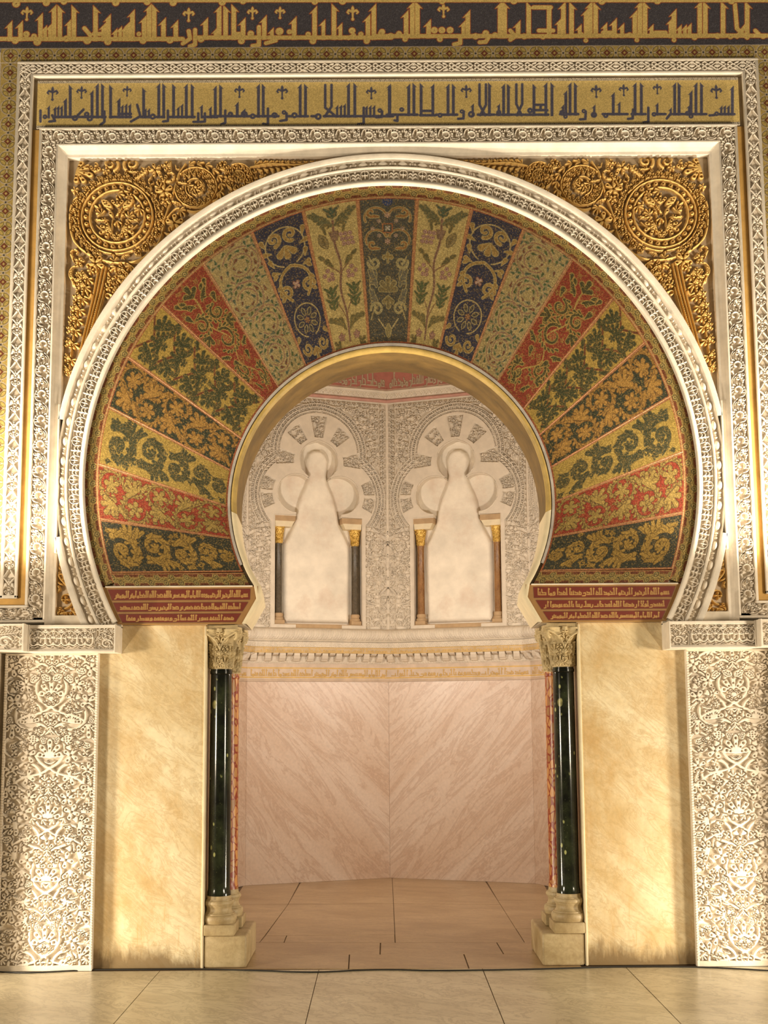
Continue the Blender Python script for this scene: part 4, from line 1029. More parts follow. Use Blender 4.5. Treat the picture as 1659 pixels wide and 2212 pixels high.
# outer carved border
ob = empty('outer_carved_border', (0, 0, 0), 'outer white stucco border with lattice of leaves around the gold inscription', 'carved border')
def bt1(n, horiz):      # lattice of crossing stems and small leaves, period 57
    T_ = 57.0; cv = Cv(T_*n, 28, 1.1*RES); k = dict(h=1.0)
    for i in range(-1, n+1):
        x = i*T_
        if horiz:
            for s_ in (1, -1):
                cv.stroke([(x, 14-s_*12), (x+T_*.5, 14+s_*12)], 1.7, **k); cv.stroke([(x+T_*.5, 14-s_*12), (x+T_, 14+s_*12)], 1.7, **k)
                cv.motif('tear', x+T_*.25, 14+s_*9, 8.5, s_*-1.1, **k); cv.motif('tear', x+T_*.75, 14+s_*9, 8.5, s_*1.1, **k); cv.motif('leaf', x+T_*.5, 14+s_*9, 6, 0, **k)
            cv.motif('leaf', x+T_*.5, 14, 10, PI/2, gap=.8, **k); cv.motif('rose4', x+T_, 14, 9, .78, gap=.8, **k)
        else:
            for s_ in (1, -1): cv.stroke([(x-T_*.30, 14-s_*13), (x, 14), (x+T_*.18, 14+s_*10)], 1.8, **k)
            cv.motif('wing', x+T_*.52, 14, 15.5, -PI/2, gap=1.0, **k); cv.motif('fan3', x+T_*.14, 14, 12, -PI/2, gap=1, **k)
            for s_ in (1, -1): cv.motif('tear', x+T_*.34, 14+s_*10, 9, -PI/2-s_*.5, **k)
    return cv
def bt2(n):      # running vine with curled fans and three-lobed leaves, period 57
    T_ = 57.0; cv = Cv(T_*n, 34, 1.25*RES); k = dict(h=1.0, rnd=1.3)
    for i in range(-1, n+1):
        x = i*T_
        cv.stroke(smooth_path([(x-6, 5), (x+6, 3), (x+16, 8), (x+24, 18), (x+29, 29), (x+40, 32), (x+50, 27)]), 1.5, **k); cv.stroke(smooth_path([(x-2, 9), (x+9, 8), (x+17, 16), (x+22, 27)]), 1.1, **k)
        sp = arc(x+42, 16, 9.5, PI*.75, PI*.75-5.2, 24, 5); cv.stroke(sp, 2.3, 1.6, **k)
        for q in range(11):
            a = PI*.70-q*.46; cv.stroke([(x+42+10.5*math.cos(a), 16+10.5*math.sin(a)), (x+42+15.2*math.cos(a-.12), 16+15.2*math.sin(a-.12))], 1.1, 1.7, **k)
        cv.motif('fan3', x+14, 23, 11.5, .9, gap=1.6, **k); cv.motif('tear', x+24, 6, 7.5, -2.0, gap=1.4, **k); cv.disc(x+2, 27, 2.2, **k)
    return cv
def place_border(cv, p0, ux, uz, Lx, width, Y, depth, parent, name, mat=STUCCO, flipv=False):
    """lay a strip: runs from p0 along (ux,uz) for Lx metres, its width to the left of that direction"""
    u = cv.xs/cv.w*Lx; v = cv.ys/cv.h*width; 
    if flipv: v = width-v
    vx, vz = -uz, ux
    X = p0[0]+ux*u[None, :]+vx*v[:, None]; Z = p0[1]+uz*u[None, :]+vz*v[:, None]
    return (np.stack([X, Y-cv.H*depth, Z], -1), None, None)
n1 = round(2*2.585*U/57); n1s = round(3.75*U/57)
parts = [place_border(bt1(n1, True), (-2.585, 6.103), 1, 0, 5.17, .074, 0.006, .034, None, '')]
parts.append(place_border(bt1(n1s, False), (-2.510, 2.42), 0, 1, 3.755, .078, 0.006, .034, None, ''))
parts.append(place_border(bt1(n1s, False), (2.588, 2.42), 0, 1, 3.755, .078, 0.006, .034, None, ''))
joinobj('carved_lattice', parts, STUCCO, ob)
b = MB()
for (x0, x1, z0, z1) in ((-2.608, 2.608, 6.177, 6.197), (-2.495, 2.495, 6.083, 6.104), (-2.608, -2.586, 2.40, 6.178), (2.586, 2.608, 2.40, 6.178), (-2.512, -2.493, 2.40, 6.104), (2.493, 2.512, 2.40, 6.104), (-2.61, -2.493, 2.398, 2.422), (2.493, 2.61, 2.398, 2.422)): b.box(x0, x1, -.028, .0, z0, z1, .005, 2)
b.build('fillet', STUCCO, ob, True); boxtrim('backing', [(-2.6, 2.6, 6.09, 6.19), (-2.6, -2.5, 2.41, 6.1), (2.5, 2.6, 2.41, 6.1)], .009, .05, STUCCO2, ob, 0)
# inner carved border
ib = empty('inner_carved_border', (0, 0, 0), 'inner white stucco border with running vine framing the ochre spandrels', 'carved border')
n2 = round(2*2.41*U/57); n2s = round(3.3*U/57)
parts = [place_border(bt2(n2), (-2.415, 5.576), 1, 0, 4.83, .104, -.000, .044, None, ''), place_border(bt2(n2s), (-2.312, 2.27), 0, 1, 3.31, .104, -.000, .044, None, ''), place_border(bt2(n2s), (2.312, 2.27), 0, 1, 3.31, -.104, -.000, .044, None, '')]
parts.append(place_border(bt2(4), (-3.1, 2.252), 1, 0, .72, .085, -.000, .044, None, '')); parts.append(place_border(bt2(4), (2.38, 2.252), 1, 0, .72, .085, -.000, .044, None, ''))
joinobj('carved_vine', parts, STUCCO, ib)
b = MB()
for s_ in (-1, 1):
    for (xa, xb_, z0, z1) in ((2.416, 2.434, 2.352, 5.679), (2.298, 2.313, 2.254, 5.562), (2.298, 3.1, 2.236, 2.2538), (2.416, 3.1, 2.335, 2.3518)):
        x0, x1 = sorted((s_*xa, s_*xb_)); b.box(x0, x1, -.044, .0, z0, z1, .004, 2)
b.box(-2.434, 2.434, -.044, 0, 5.679, 5.697, .004, 2); b.box(-2.313, 2.313, -.044, 0, 5.562, 5.577, .004, 2)
b.build('fillet', STUCCO, ib, True)
boxtrim('backing', [(-2.43, 2.43, 5.57, 5.69), (-2.43, -2.30, 2.24, 5.6), (2.30, 2.43, 2.24, 5.6), (-3.1, -2.3, 2.24, 2.35), (2.3, 3.1, 2.24, 2.35)], .003, .05, STUCCO2, ib, 0)
# splayed reveal inside the border
pr = [(0.0, -.044), (.020, -.020), (.040, -.003), (.056, .0), (.0575, .045)]
path = [(-2.30, 2.21), (-2.30, 5.563), (2.30, 5.563), (2.30, 2.21)]
P = []
for d, y in pr: P.append([(-2.30+d, y, 2.21), (-2.30+d, y, 5.563-d*1.22), (2.30-d, y, 5.563-d*1.22), (2.30-d, y, 2.21)])
o = gridobj('splayed_reveal', np.array(P), STUCCO, ib, smooth=False)
# ochre painted channel
for s_ in (-1, 1):
    tan = MB(); tan.prism([(s_*2.433, 2.352), (s_*3.2, 2.352), (s_*3.2, 2.40), (s_*2.494, 2.40), (s_*2.494, 5.70), (s_*2.433, 5.70)], .002, .049)
    label(tan.build('painted_channel', TAN), 'plain ochre painted channel between the two carved borders, '+('left' if s_ < 0 else 'right')+' of the arch', 'painted strip')
# gold inscription band
cv = cvw(-2.468, 2.468, 5.712, 6.066, 1.0, GOLD); cv.C[:] = (.90, .67, .25)
GB = [(80, 165, 2.441, 222, "s940,55l;b870,950;t915,165;p885,195 885,238 860,240;t868,155;p850,195 850,240 825,240;s818,45r;s787,45l;b700,830;t765,150;t745,165;s720,45r;p690,180 690,235 665,238;s668,42r;s642,42l;b540,670;o610,212,18;t590,175;t572,175;s562,65r;p528,150 545,210 495,238;f475,50,62;t490,150;t470,150;t450,155;b430,495,198;s432,120l;b385,495;s388,50r;p355,185 355,240 335,255;s345,42r;s318,42l;s290,80l;o278,222,18;o262,200,16;b250,360;f235,52,72;o200,220,18;p215,205 245,175;b165,245;s175,50r;f82,55,80;s150,120l;t130,160;t112,160;t95,165;b85,165;p80,205 95,235 65,238;t62,160;o42,213,14;p18,180 18,238"),
      (460, 165, 2.441, 218, "s930,45l;b860,950;o880,180,14;p892,185 890,214 862,216;t850,158;t830,158;t810,160;b775,860;p795,165 795,250 765,252;f835,55,72;s748,40r;s715,40l;b585,765;t695,150;t675,155;t655,158;p592,45 592,165 650,212;p625,45 625,160 590,212;o555,212,20;b520,545;s488,45r;s460,45l;b390,500;o430,205,18;o375,190,14;p388,195 388,230 355,235;o325,205,18;b300,345;p290,170 290,255 265,250;f365,48,80;s265,45r;s240,45l;b70,280;o210,210,17;o165,200,20;t165,175;s128,140l;o92,200,16;p65,180 65,245 45,252;f140,48,72;s40,48r;b-10,55"),
      (840, 165, 2.441, 210, "o912,190,14;s860,38r;s828,38l;p828,150 765,150;p800,150 800,168;s765,45r;b760,835,178;b720,840;o745,180,17;p672,42 672,145 700,205;p703,42 703,145 676,205;b665,710;s630,45r;s605,45l;o580,190,15;t580,150;b568,655;s530,38r;p478,42 478,150 508,205;p512,42 512,150 482,205;b470,555;f408,45,75;o435,200,20;t442,150;o385,185,13;p395,185 393,222 365,224;s340,45r;s312,45l;b250,360;o270,205,15;s232,45l;b170,228,182;b165,245,205;s170,40r;s132,40r;s105,45l;b30,150;o68,175,14;p45,205 45,235 30,232;s5,55l;b-10,40"),
      (1210, 165, 2.441, 207, "s908,55l;t888,158;t868,158;t850,160;b835,918;o825,197,14;p812,204 788,206;f823,45,80;s745,38r;s716,38l;s690,80l;o672,195,15;t680,155;b660,770;o690,210,14;s627,38r;s604,38l;b596,650;t583,170;p580,200 562,222;f512,38,62;t512,145;b490,555;o495,200,14;p465,165 465,240 440,243;s428,38r;s395,38l;b378,450;p385,175 382,222 358,224;f335,42,68;s280,90l;t312,140;b225,355;o240,207,15;f190,45,75;o178,203,18;t180,155;o125,183,13;p135,185 133,225 105,227;s80,38r;s52,38l;s30,80l;o12,195,15;t15,155;b0,95;o28,212,13")]
draw_traced(cv, GB, 3.3, tx, c=(.12, .12, .19), hc=(.90, .66, .24))
rg = random.Random(1)
for zz in (6.0615, 6.053, 5.726, 5.7175):
    off = 0 if zz in (6.0615, 5.7175) else 2.2
    x = -2.46*U+off
    while x < 2.46*U:
        if rg.random() > .12: cv.poly([(x, zz*U-1.2), (x+2.2, zz*U-1.2), (x+2.2, zz*U+1.2), (x, zz*U+1.2)], c=(.05, .04, .035))
        x += 4.4
for a, b_ in ((6.049, 6.07), (5.70, 5.730)):
    W_ = cv.win(-1e4, 1e4, a*U, b_*U); C = cv.C[W_]; isd = C.sum(-1, keepdims=True) > .4; C[:] = np.where(isd, (.66, .58, .46), C)
gb = gridobj('gold_inscription', pad(relief(cv, 0, 0, 0), .05), MOSAICG, None, padc(cv.C))
label(gb, 'gold mosaic band with a line of dark blue Kufic writing between the carved borders', 'inscription band')
# upper dark blue inscription
cv = cvw(-2.86, 2.86, 6.312, 6.80, 1.0, (.075, .07, .09))
nz = np.random.RandomState(3).rand(*cv.H.shape)[..., None]; cv.C += ((nz > .93)*.10).astype(np.float32)
BB = [(0, 0, 3.95, 352, "b-40,250;s85,195l;s175,195l;o130,348,30;o225,292,30;f230,58,130;s345,130l;o318,358,34;o290,310,26;b262,560;t385,235;t425,222;s462,58l;s510,62r;b610,720;s630,62r;t590,185;o565,330,30;o745,345,36;p720,240 770,300;b690,790;s815,65r;b800,900,290;s925,140l;o920,356,32;s885,210l;b800,1160;t985,262;t1025,242;t1062,240;t1095,200l;s1130,100l;s1230,150l;s1272,52l;s1315,55r;o1220,348,30;o1185,290,22;b1160,1360;s1395,170l;s1500,190l;b1355,1560;o1450,342,32;f1610,68,130;p1610,265 1622,330 1560,372"),
      (410, 0, 3.95, 340, "p45,255 45,380 0,395;s135,170l;b60,190;o95,335,30;s250,60l;s305,60r;t220,255;b195,345;s375,55r;s455,170l;o440,350,30;b350,500;b380,440,290;f535,58,118;o520,288,30;b480,600;s635,150l;p590,230 590,385 535,392;f770,58,112;o765,268,36;t700,255;b670,985;s890,160l;o850,272,24;p735,345 650,368;s1065,70l;o1050,350,30;o1010,292,24;b985,1345;t1140,185;s1230,50r;t1285,215;f1390,52,135;o1385,262,30;p1400,300 1355,325;b1350,1430;s1520,140l;s1570,50l;o1510,350,28;o1460,292,24;b1440,1720;o1640,272,28"),
      (820, 0, 2.267, 188, "o5,162,13;o55,178,18;b-20,85;o95,165,15;s130,60l;s160,15l;s185,15r;o125,192,14;b85,205;f313,18,75;s240,105l;o268,148,18;o305,148,18;o345,148,18;o295,192,15;b205,385;s432,60l;t410,112;p395,180 395,212 365,217;b380,500;o470,178,17;o520,163,17;p535,180 520,205 490,207;o565,172,15;s590,15l;s612,15r;b450,665;p640,150 665,178 640,195;s678,110l;o708,178,16;b645,750;s730,20r;s830,34;b755,838,36;b780,850,150;b735,945;o800,180,14;t880,102;s900,18l;s940,20r"),
      (1239, 0, 2.267, 186, "t30,130;o35,168,14;s62,50l;s82,15l;s108,20r;o60,198,12;b0,140;t155,122;b145,200,160;s200,100l;b145,262;t238,125;o275,172,15;s300,60l;s325,12l;s350,15r;o310,196,12;b265,398;t382,130;b400,450,160;b390,562;s492,55l;o492,196,12;t475,100;t520,132;t545,132;t568,125;o592,183,15;b560,690;s618,12l;s645,15r;o705,176,16;s732,15r;b690,795;o768,178,15;p790,20 800,140 850,185;s850,15r;p850,120 800,180;b795,885;p890,150 915,175;o928,178,14;b880,1000;s990,15r")]
UP = [(0, 0, 1, 4, "b-60,1720,1;o35,8,9;o100,6,8;o138,4,7;o250,6,8;o318,4,8;o374,6,8;o480,5,8;o525,3,7;o680,4,7;o740,3,8;o955,3,7;o1110,2,8;o1300,3,8;o1420,2,8;o1580,2,8;s180,-60l;s220,-60r;s430,-60l;s600,-60r;s860,-60l;s1040,-60r;s1200,-60l;s1500,-60l;t300,-30;t560,-30;t800,-30;t1380,-30")]
draw_traced(cv, BB, 5.0, tx, c=(.90, .65, .22), o=(.38, .07, .03), ow=1.6, hc=(.30, .12, .03))
draw_traced(cv, UP, 4.4, tx, c=(.90, .65, .22), o=(.38, .07, .03), ow=1.6, hc=(.30, .12, .03))
ub = gridobj('blue_inscription', pad(relief(cv, 0, 0, 0), .05), MOSAICG, None, padc(cv.C))
label(ub, 'dark blue mosaic band with large gold Kufic letters outlined in red at the top', 'inscription band')
# ------------------------------------------------------------------ lower zone: marble slabs, carved panels, imposts
for s_, nm in ((-1, 'left'), (1, 'right')):
    x0, x1 = sorted((s_*1.237, s_*1.952))
    o = MB().box(x0, x1, .034, .06, 0, 2.218, .003, 1).build('marble_slab', SLAB); label(o, 'tall cream marble slab between the carved panel and the columns, '+nm+' side', 'marble slab')
    x0, x1 = sorted((s_*1.2335, s_*1.250))
    MB().box(x0, x1, .020, .07, .0, 2.21, .006, 2).build('edge_strip', CREAM, o, True)
def panel_carving():
    W_, H_ = .585, 1.985
    cv = Cv(W_*U, H_*U, 1.1*RES); cx = cv.w/2; k = dict(h=1.0, rnd=1.0); rg = random.Random(11)
    n = 5; per = cv.h/n
    for i in range(-1, n+1):
        y = (i+.5)*per
        # almond on the axis with palmette, round loops beside it
        for s_ in (1, -1):
            cv.stroke(bez((cx, y-per*.36), (cx+s_*46, y-per*.18), (cx+s_*40, y+per*.12), (cx, y+per*.30)), 3.2, **k)
            cv.stroke(bez((cx, y+per*.28), (cx+s_*20, y+per*.42), (cx+s_*66, y+per*.36), (cx+s_*70, y+per*.72)), 3.0, **k)
            cv.stroke(bez((cx, y-per*.34), (cx+s_*20, y-per*.54), (cx+s_*60, y-per*.40), (cx+s_*84, y-per*.70)), 2.8, **k)
        cv.motif('fan5', cx, y-4, 24, 0, **k); cv.motif('fan3', cx, y+per*.40, 15, 0, gap=1.4, **k); cv.motif('wing', cx, y+per*.24, 13, PI, gap=1.2, **k)
        yy = y+per*.5; x = cx-46
        cv.stroke(arc(x, yy, 29, -.3, -.3+2*PI*.93, 40), 3.2, **k)
        cv.motif(('rose5', 'heart', 'rose4', 'fan5', 'rose5', 'heart')[i % 6], x, yy, 19, rg.uniform(-.5, .5), gap=1.3, **k)
        cv.motif('half', x-13, yy+10, 12, 1.2, gap=1.2, **k)
        cv.stroke(arc(cx-78, y, 21, .4, 5.6, 26), 2.2, **k); cv.motif(('heart', 'rose5', 'fan5')[i % 3], cx-76, y, 13.5, rg.uniform(-.6, .6), gap=1.2, **k)
    fill(cv, ('fan5', 'heart', 'half', 'rose5', 'fan3', 'rose4'), (19, 14.5, 11, 8.5), 3000, rg, half=True, gap=1.7, h=1.0, pad=2, rnd=1.0, tol=.16)
    mirror(cv)
    return cv
pcv = panel_carving()
for s_, nm in ((-1, 'left'), (1, 'right')):
    p = empty('carved_panel', (s_*2.245, .052, 0), 'tall cream carved arabesque panel below the impost, far '+nm+' side', 'carved panel')
    X = (pcv.xs/U-.2925)[None, :]+0*pcv.H; Z = (pcv.ys/U+.035)[:, None]+0*pcv.H
    gridobj('arabesque', np.stack([X, -.050-pcv.H*.034, Z], -1), STUCCO, p)
    b = MB(); b.box(-.30, .30, -.042, .0, 0, 2.03, 0)
    b.box(-.305, .305, -.082, -.04, .0, .036, .003, 1); b.box(-.305, .305, -.086, -.04, 2.018, 2.032, .002, 1)
    b.build('backing', STUCCO2, p)
    b = MB()
    for q in (-1, 1):
        b.box(q*.3-.0085, q*.3+.0085, -.083, -.05, .0, 2.03, .003, 1)
        for i in range(118):   # rope moulding beside the carving
            z = .04+i*.0168; bm0 = len(b.bm.verts); b.box(q*.299-.0085, q*.299+.0085, -.0915, -.08, z, z+.011, .003, 1)
    b.build('rope_moulding', STUCCO, p)
def tile_impost(side):
    cv = Cv(.565*U, .180*U, 1.3*RES); k = dict(h=1.0, rnd=1.6); per = 34.5
    for i in range(5):
        x = 17+i*per if side < 0 else cv.w-17-i*per
        if i < 4:
            for s_ in (1, -1):
                cv.stroke(bez((x, 52), (x+s_*22, 44), (x+s_*18, 28), (x+s_*10, 30)), 1.7, **k); cv.stroke(bez((x+s_*17, 33), (x+s_*19, 8), (x+s_*8, 6), (x, 17)), 2.3, **k)
                cv.motif('half', x+s_*8, 24, 9, -s_*.3, s_, **k); cv.stroke(bez((x+s_*17, 10), (x+s_*10, 2), (x+s_*4, 2), (x, 8)), 1.4, **k)
                cv.motif('fan3', x+s_*16, 50, 7, 0, **k)
            cv.motif('fan5', x, 40, 12, 0, **k); cv.motif('leaf', x, 16, 8, 0, **k)
    xe = cv.w-20 if side < 0 else 20
    volute(cv, xe+side*-4, 15, 12, 0, 1, 1.6, 2.4, inner=None, **k); volute(cv, xe+6, 44, 8, 0, -1, 1.3, 1.8, inner=None, **k); volute(cv, xe-8, 40, 7, 0, 1, 1.3, 1.7, inner='rose4', **k)
    cv.stroke([(xe+side*20, 0), (xe+side*20, cv.h)], 1.2, **k); cv.stroke([(xe+side*23, 0), (xe+side*23, cv.h)], 1.2, **k)
    fill(cv, ('fan3', 'tear', 'fan5', 'rose4'), (7, 5, 3.5), 900, random.Random(5), half=False, gap=1, h=.95, rnd=1.4)
    return cv
for s_, nm in ((-1, 'left'), (1, 'right')):
    im = empty('impost_block', (0, 0, 0), 'projecting carved white impost block with a row of palmettes, '+nm+' side', 'impost')
    x0, x1 = sorted((s_*1.800, s_*2.364)); cv = tile_impost(s_)
    X = (x0+.008+cv.xs/cv.w*(x1-x0-.016))[None, :]+0*cv.H; Z = (2.052+cv.ys/cv.h*.135)[:, None]+0*cv.H
    gridobj('palmette_carving', np.stack([X, -.146-cv.H*.024, Z], -1), STUCCO, im)
    b = MB(); b.box(x0, x1, -.142, .05, 2.03, 2.209, .003, 1); b.box(x0, x1, -.172, -.13, 2.187, 2.209, .003, 1); b.box(x0, x1, -.172, -.13, 2.031, 2.045, .003, 1); b.box(x0, x1, -.170, -.13, 2.046, 2.052, .002, 1)
    for xx in (x0+.003, x1-.003): b.box(xx-.0045, xx+.0045, -.1735, -.13, 2.0285, 2.2105, .002, 1)
    b.build('block', STUCCO, im, True)
    ou = empty('outer_impost_block', (0, 0, 0), 'carved white end block standing forward at the picture edge, '+nm+' side', 'impost')
    x0, x1 = sorted((s_*2.366, s_*3.10)); cv = Cv(.70*U, .18*U, 1.3*RES); k = dict(h=1.0, rnd=1.6)
    for q in range(6):
        x = 24+q*42; volute(cv, x, 18, 15, .4, 1, 1.3, 2.6, fin=6, step=5, rf=1.6, inner=None, **k)
        feather(cv, [(x-22, 34), (x+20, 40)], 9, 9, 5.5, 1.7, side=0, **k); volute(cv, x-12, 50, 6, 0, -1, 1.2, 1.6, inner=None, **k)
    fill(cv, ('fan3', 'tear'), (6, 4), 600, random.Random(6), half=False, gap=1, rnd=1.4)
    X = (x0+.012+cv.xs/cv.w*(x1-x0-.024))[None, :]+0*cv.H; Z = (2.050+cv.ys/cv.h*.150)[:, None]+0*cv.H
    if s_ < 0: X = X[:, ::1]
    gridobj('leaf_carving', np.stack([X, -.236-cv.H*.024, Z], -1), STUCCO, ou)
    b = MB(); b.box(x0, x1, -.232, .05, 2.035, 2.212, .003, 1); b.box(x0, x1, -.262, -.22, 2.200, 2.212, .003, 1); b.box(x0, x1, -.262, -.22, 2.035, 2.048, .003, 1)
    for xx in (x0+.005, x1-.005): b.box(xx-.0065, xx+.0065, -.2635, -.22, 2.0335, 2.2135, .002, 1)
    b.build('block', STUCCO, ou, True)
    x0, x1 = sorted((s_*2.585, s_*3.10))
    o = MB().box(x0, x1, -.235, .05, 0, 2.035, .004, 1).build('pier', STUCCO2); label(o, 'plain pier under the outermost impost at the picture edge, '+nm+' side', 'pier')

# ------------------------------------------------------------------ columns and pedestals
def column(name, cx, cy, z0, z1, zc, r, shaft, lab, s_, capmat, pl=.12, capw=.125):
    root = empty(name, (cx, cy, 0), lab, 'column')
    h = z0
    b = MB(); w_ = pl; oc = 1.232-abs(cx); xl_, xr_ = sorted((s_*oc, -s_*w_)); b.box(xl_, xr_, -w_, w_, .2035, .2735, .008, 2); b.build('plinth', BASEM, root, True)
    q_ = [(.112, .2735), (.113, .279), (.1145, .284), (.1175, .292), (.1185, .303), (.1175, .314), (.1135, .323), (.107, .328), (.104, .3285), (.104, .335), (.0985, .3355), (.093, .341), (.0875, .349), (.0845, .358), (.0845, .368), (.087, .377), (.091, .3815), (.0915, .388), (.096, .3885), (.1, .393), (.102, .401), (.1, .410), (.095, .4165), (.088, .418), (.088, .424), (.083, .4245), (.081, .432), (.081, .4465)]
    zz = [.2735+(z-.2735)/.173*(z0-.2735) for r_, z in q_]; rr = [r_*r/.072*.985 for r_, z in q_]
    lb = MB().lathe(list(zip(rr, zz)), seg=56)
    for v_ in lb.bm.verts: v_.co.x = s_*min(s_*v_.co.x, oc)
    lb.build('base', BASEM, root, True)
    hs = z1-z0
    MB().lathe([(r*1.07, z0), (r*1.07, z0+.022), (r*1.02, z0+.036), (r*1.0, z0+.06), (r*1.01, z0+hs*.4), (r*.97, z1-.045), (r*.96, z1-.035), (r*1.03, z1-.03), (r*1.03, z1-.012), (r*.98, z1-.010), (r*.98, z1)], seg=56).build('shaft', shaft, root, True)
    # capital: bell with two rows of acanthus and corner volutes
    H_ = zc-z1; nth, nz = 220, 90
    th = np.linspace(0, 2*PI, nth)[None, :]; v = np.linspace(0, 1, nz)[:, None]
    cv = Cv(240, 100, 1.0*RES); k = dict(h=1.0, rnd=3)
    for q in range(-1, 9):
        x = q*30; cv.motif('fan7', x+15, 22, 19, 0, **k)
        cv.stroke([(x+15, 4), (x+15, 36)], 1.3, h=1.2)
    for q in range(-1, 9):
        x = q*30; cv.motif('fan7', x, 50, 18, 0, gap=1.5, **k); cv.stroke([(x, 20), (x, 64)], 1.3, h=1.2)
    for q in range(-1, 5):
        x = 30+q*60; 
        for s2 in (1, -1): cv.stroke(bez((x+s2*28, 52), (x+s2*22, 74), (x+s2*10, 82), (x+s2*2, 92)), 3, **k); volute(cv, x+s2*20, 74, 8, 0, s2, 1.2, 2.4, inner=None, **k)
        cv.motif('rose5', x+30, 88, 9, 0, gap=1, **k)
    ti = (np.clip(th/(2*PI), 0, 1)*(cv.nx-1)).astype(int)+0*v.astype(int); vi = (v*(cv.ny-1)).astype(int)+0*ti
    Hh = cv.H[vi, ti]
    bell = r*(.98+.10*v+.42*np.clip((v-.35)/.65, 0, 1)**1.8)
    corner = np.abs(np.sin(2*th))**2.2          # diagonals swell into the volutes
    R_ = bell+Hh*.013*(1+v)+np.clip((v-.62)/.38, 0, 1)**1.3*corner*(capw*1.25-r*1.25)*.95
    P = np.stack([R_*np.cos(th), R_*np.sin(th), z1+v*(H_-.028)+0*th], -1); P[..., 0] = s_*np.minimum(s_*P[..., 0], oc)
    ca = gridobj('capital', P, capmat, root)
    b = MB(); n = 40; pts = []
    for q in range(4):
        a = PI/4+q*PI/2; a2 = a+PI/2; c0, c1_ = (capw*1.42*math.cos(a), capw*1.42*math.sin(a)), (capw*1.42*math.cos(a2), capw*1.42*math.sin(a2))
        for i in range(10):
            t = i/10; bow = .16*math.sin(PI*t)*capw*1.1; mx, my = math.cos(a+PI/4), math.sin(a+PI/4)
            pts.append((c0[0]+(c1_[0]-c0[0])*t-mx*bow, c0[1]+(c1_[1]-c0[1])*t-my*bow))
    pts = [(max(-capw*.98, min(capw*.98, p[0])), max(-capw*.98, min(capw*.98, p[1]))) for p in pts]; pts = [(s_*min(s_*p[0], oc), p[1]) for p in pts]
    b.zprism(pts, zc-.030, zc); b.build('abacus', capmat, ca)
    b = MB()
    for q in range(4):      # corner volutes
        a = PI/4+q*PI/2; d = Vector((math.cos(a), math.sin(a), 0)); sp = []
        if math.cos(a)*s_ > 0: continue
        for i in range(22):
            t = i/21; an = -PI/2+t*2*PI*1.25; rr_ = .026*(1-t*.8)
            sp.append(Vector((0, 0, zc-.062))+d*(capw*1.12+rr_*math.cos(an))+Vector((0, 0, rr_*math.sin(an)*1.2)))
        b.tube(sp, [.009*(1-.5*i/21) for i in range(22)], 6)
    for q in range(4):
        a = q*PI/2; rr_ = capw*.93
        if math.cos(a)*s_ > .5: continue
        b.tube([(rr_*math.cos(a), rr_*math.sin(a), zc-.045), (rr_*1.04*math.cos(a), rr_*1.04*math.sin(a), zc-.020)], [.02, .016], 8)
    b.build('volute', capmat, ca, True)
    return root
CAPM = m_plaster('capital_stone', (.56, .44, .24), .35, .7, 14, .5, dirt=(.34, .23, .10))
for s_, nm in ((-1, 'left'), (1, 'right')):
    column('column', s_*1.150, .13, .4465, 1.926, 2.215, .072, GREEN, 'dark green spotted marble column in front at the '+nm+' jamb', s_, CAPM, .118, .125)
    column('column', s_*1.128, .41, .4465, 1.905, 2.215, .064, BRECC, 'red veined breccia column behind the dark one at the '+nm+' jamb', s_, CAPM, .11, .112)
    yb = atf(551, 1993, .2)[1]
    x0, x1 = sorted((s_*1.232, s_*.955))
    o = MB().box(x0, x1, .028, .60, 0, .203, .016, 3).build('pedestal', BASEM, None, True); label(o, 'worn stone pedestal block under the pair of columns at the '+nm+' jamb', 'pedestal')
    x0, x1 = sorted((s_*1.235, s_*1.30))
    tag(MB().box(x0, x1, .051, .575, 0, 2.22, 0).build('wall_jamb', SLAB), kind='structure')

# ------------------------------------------------------------------ the niche
A0_, B0_ = Vector((0, 4.21)), Vector((1.403, 3.74)); LN = (B0_-A0_).length
def rot2(v, a): return Vector((v.x*math.cos(a)-v.y*math.sin(a), v.x*math.sin(a)+v.y*math.cos(a)))
d0 = (B0_-A0_)/LN; d1 = rot2(d0, -PI/4); C0_ = B0_+d1*LN
NV = [Vector((-C0_.x, .6)), Vector((-C0_.x, C0_.y)), Vector((-B0_.x, B0_.y)), A0_, B0_, C0_, Vector((C0_.x, .6))]
cen = Vector((0, 2.2))
def off(i, ins):
    """niche corner i moved inwards by ins (mitred)"""
    p = NV[i]; a = NV[max(i-1, 0)]; b = NV[min(i+1, len(NV)-1)]
    def nrm(u, v): d = (v-u).normalized(); return Vector((d.y, -d.x))
    ns = [nrm(a, p)] if i == len(NV)-1 else [nrm(p, b)] if i == 0 else [nrm(a, p), nrm(p, b)]
    ns = [n_ if n_.dot(cen-p) > 0 else -n_ for n_ in ns]
    if len(ns) == 1: return p+ns[0]*ins
    bs = (ns[0]+ns[1]).normalized(); return p+bs*(ins/bs.dot(ns[0]))
names = ['wall_niche_left_return', 'wall_niche_left', 'wall_niche_back_left', 'wall_niche_back_right', 'wall_niche_right', 'wall_niche_right_return']
for i in range(6):
    p, q = NV[i], NV[i+1]; p2, q2 = off(i, -.30), off(i+1, -.30)
    lower = MB().zprism([p, q, q2, p2], -.02, 2.46); lower.zprism([p, q, q2, p2], 4.88, 5.75)
    if i not in (1, 2, 3, 4): lower.zprism([p, q, q2, p2], 2.46, 4.88)
    else:
        pb, qb = off(i, -.16), off(i+1, -.16); lower.zprism([pb, qb, q2, p2], 2.46, 4.88)
    tag(lower.build(names[i], NICHEST), kind='structure')
tag(MB().zprism([off(i, -.3) for i in range(7)], 5.75, 5.85).build('ceiling_niche', NICHEST), kind='structure')
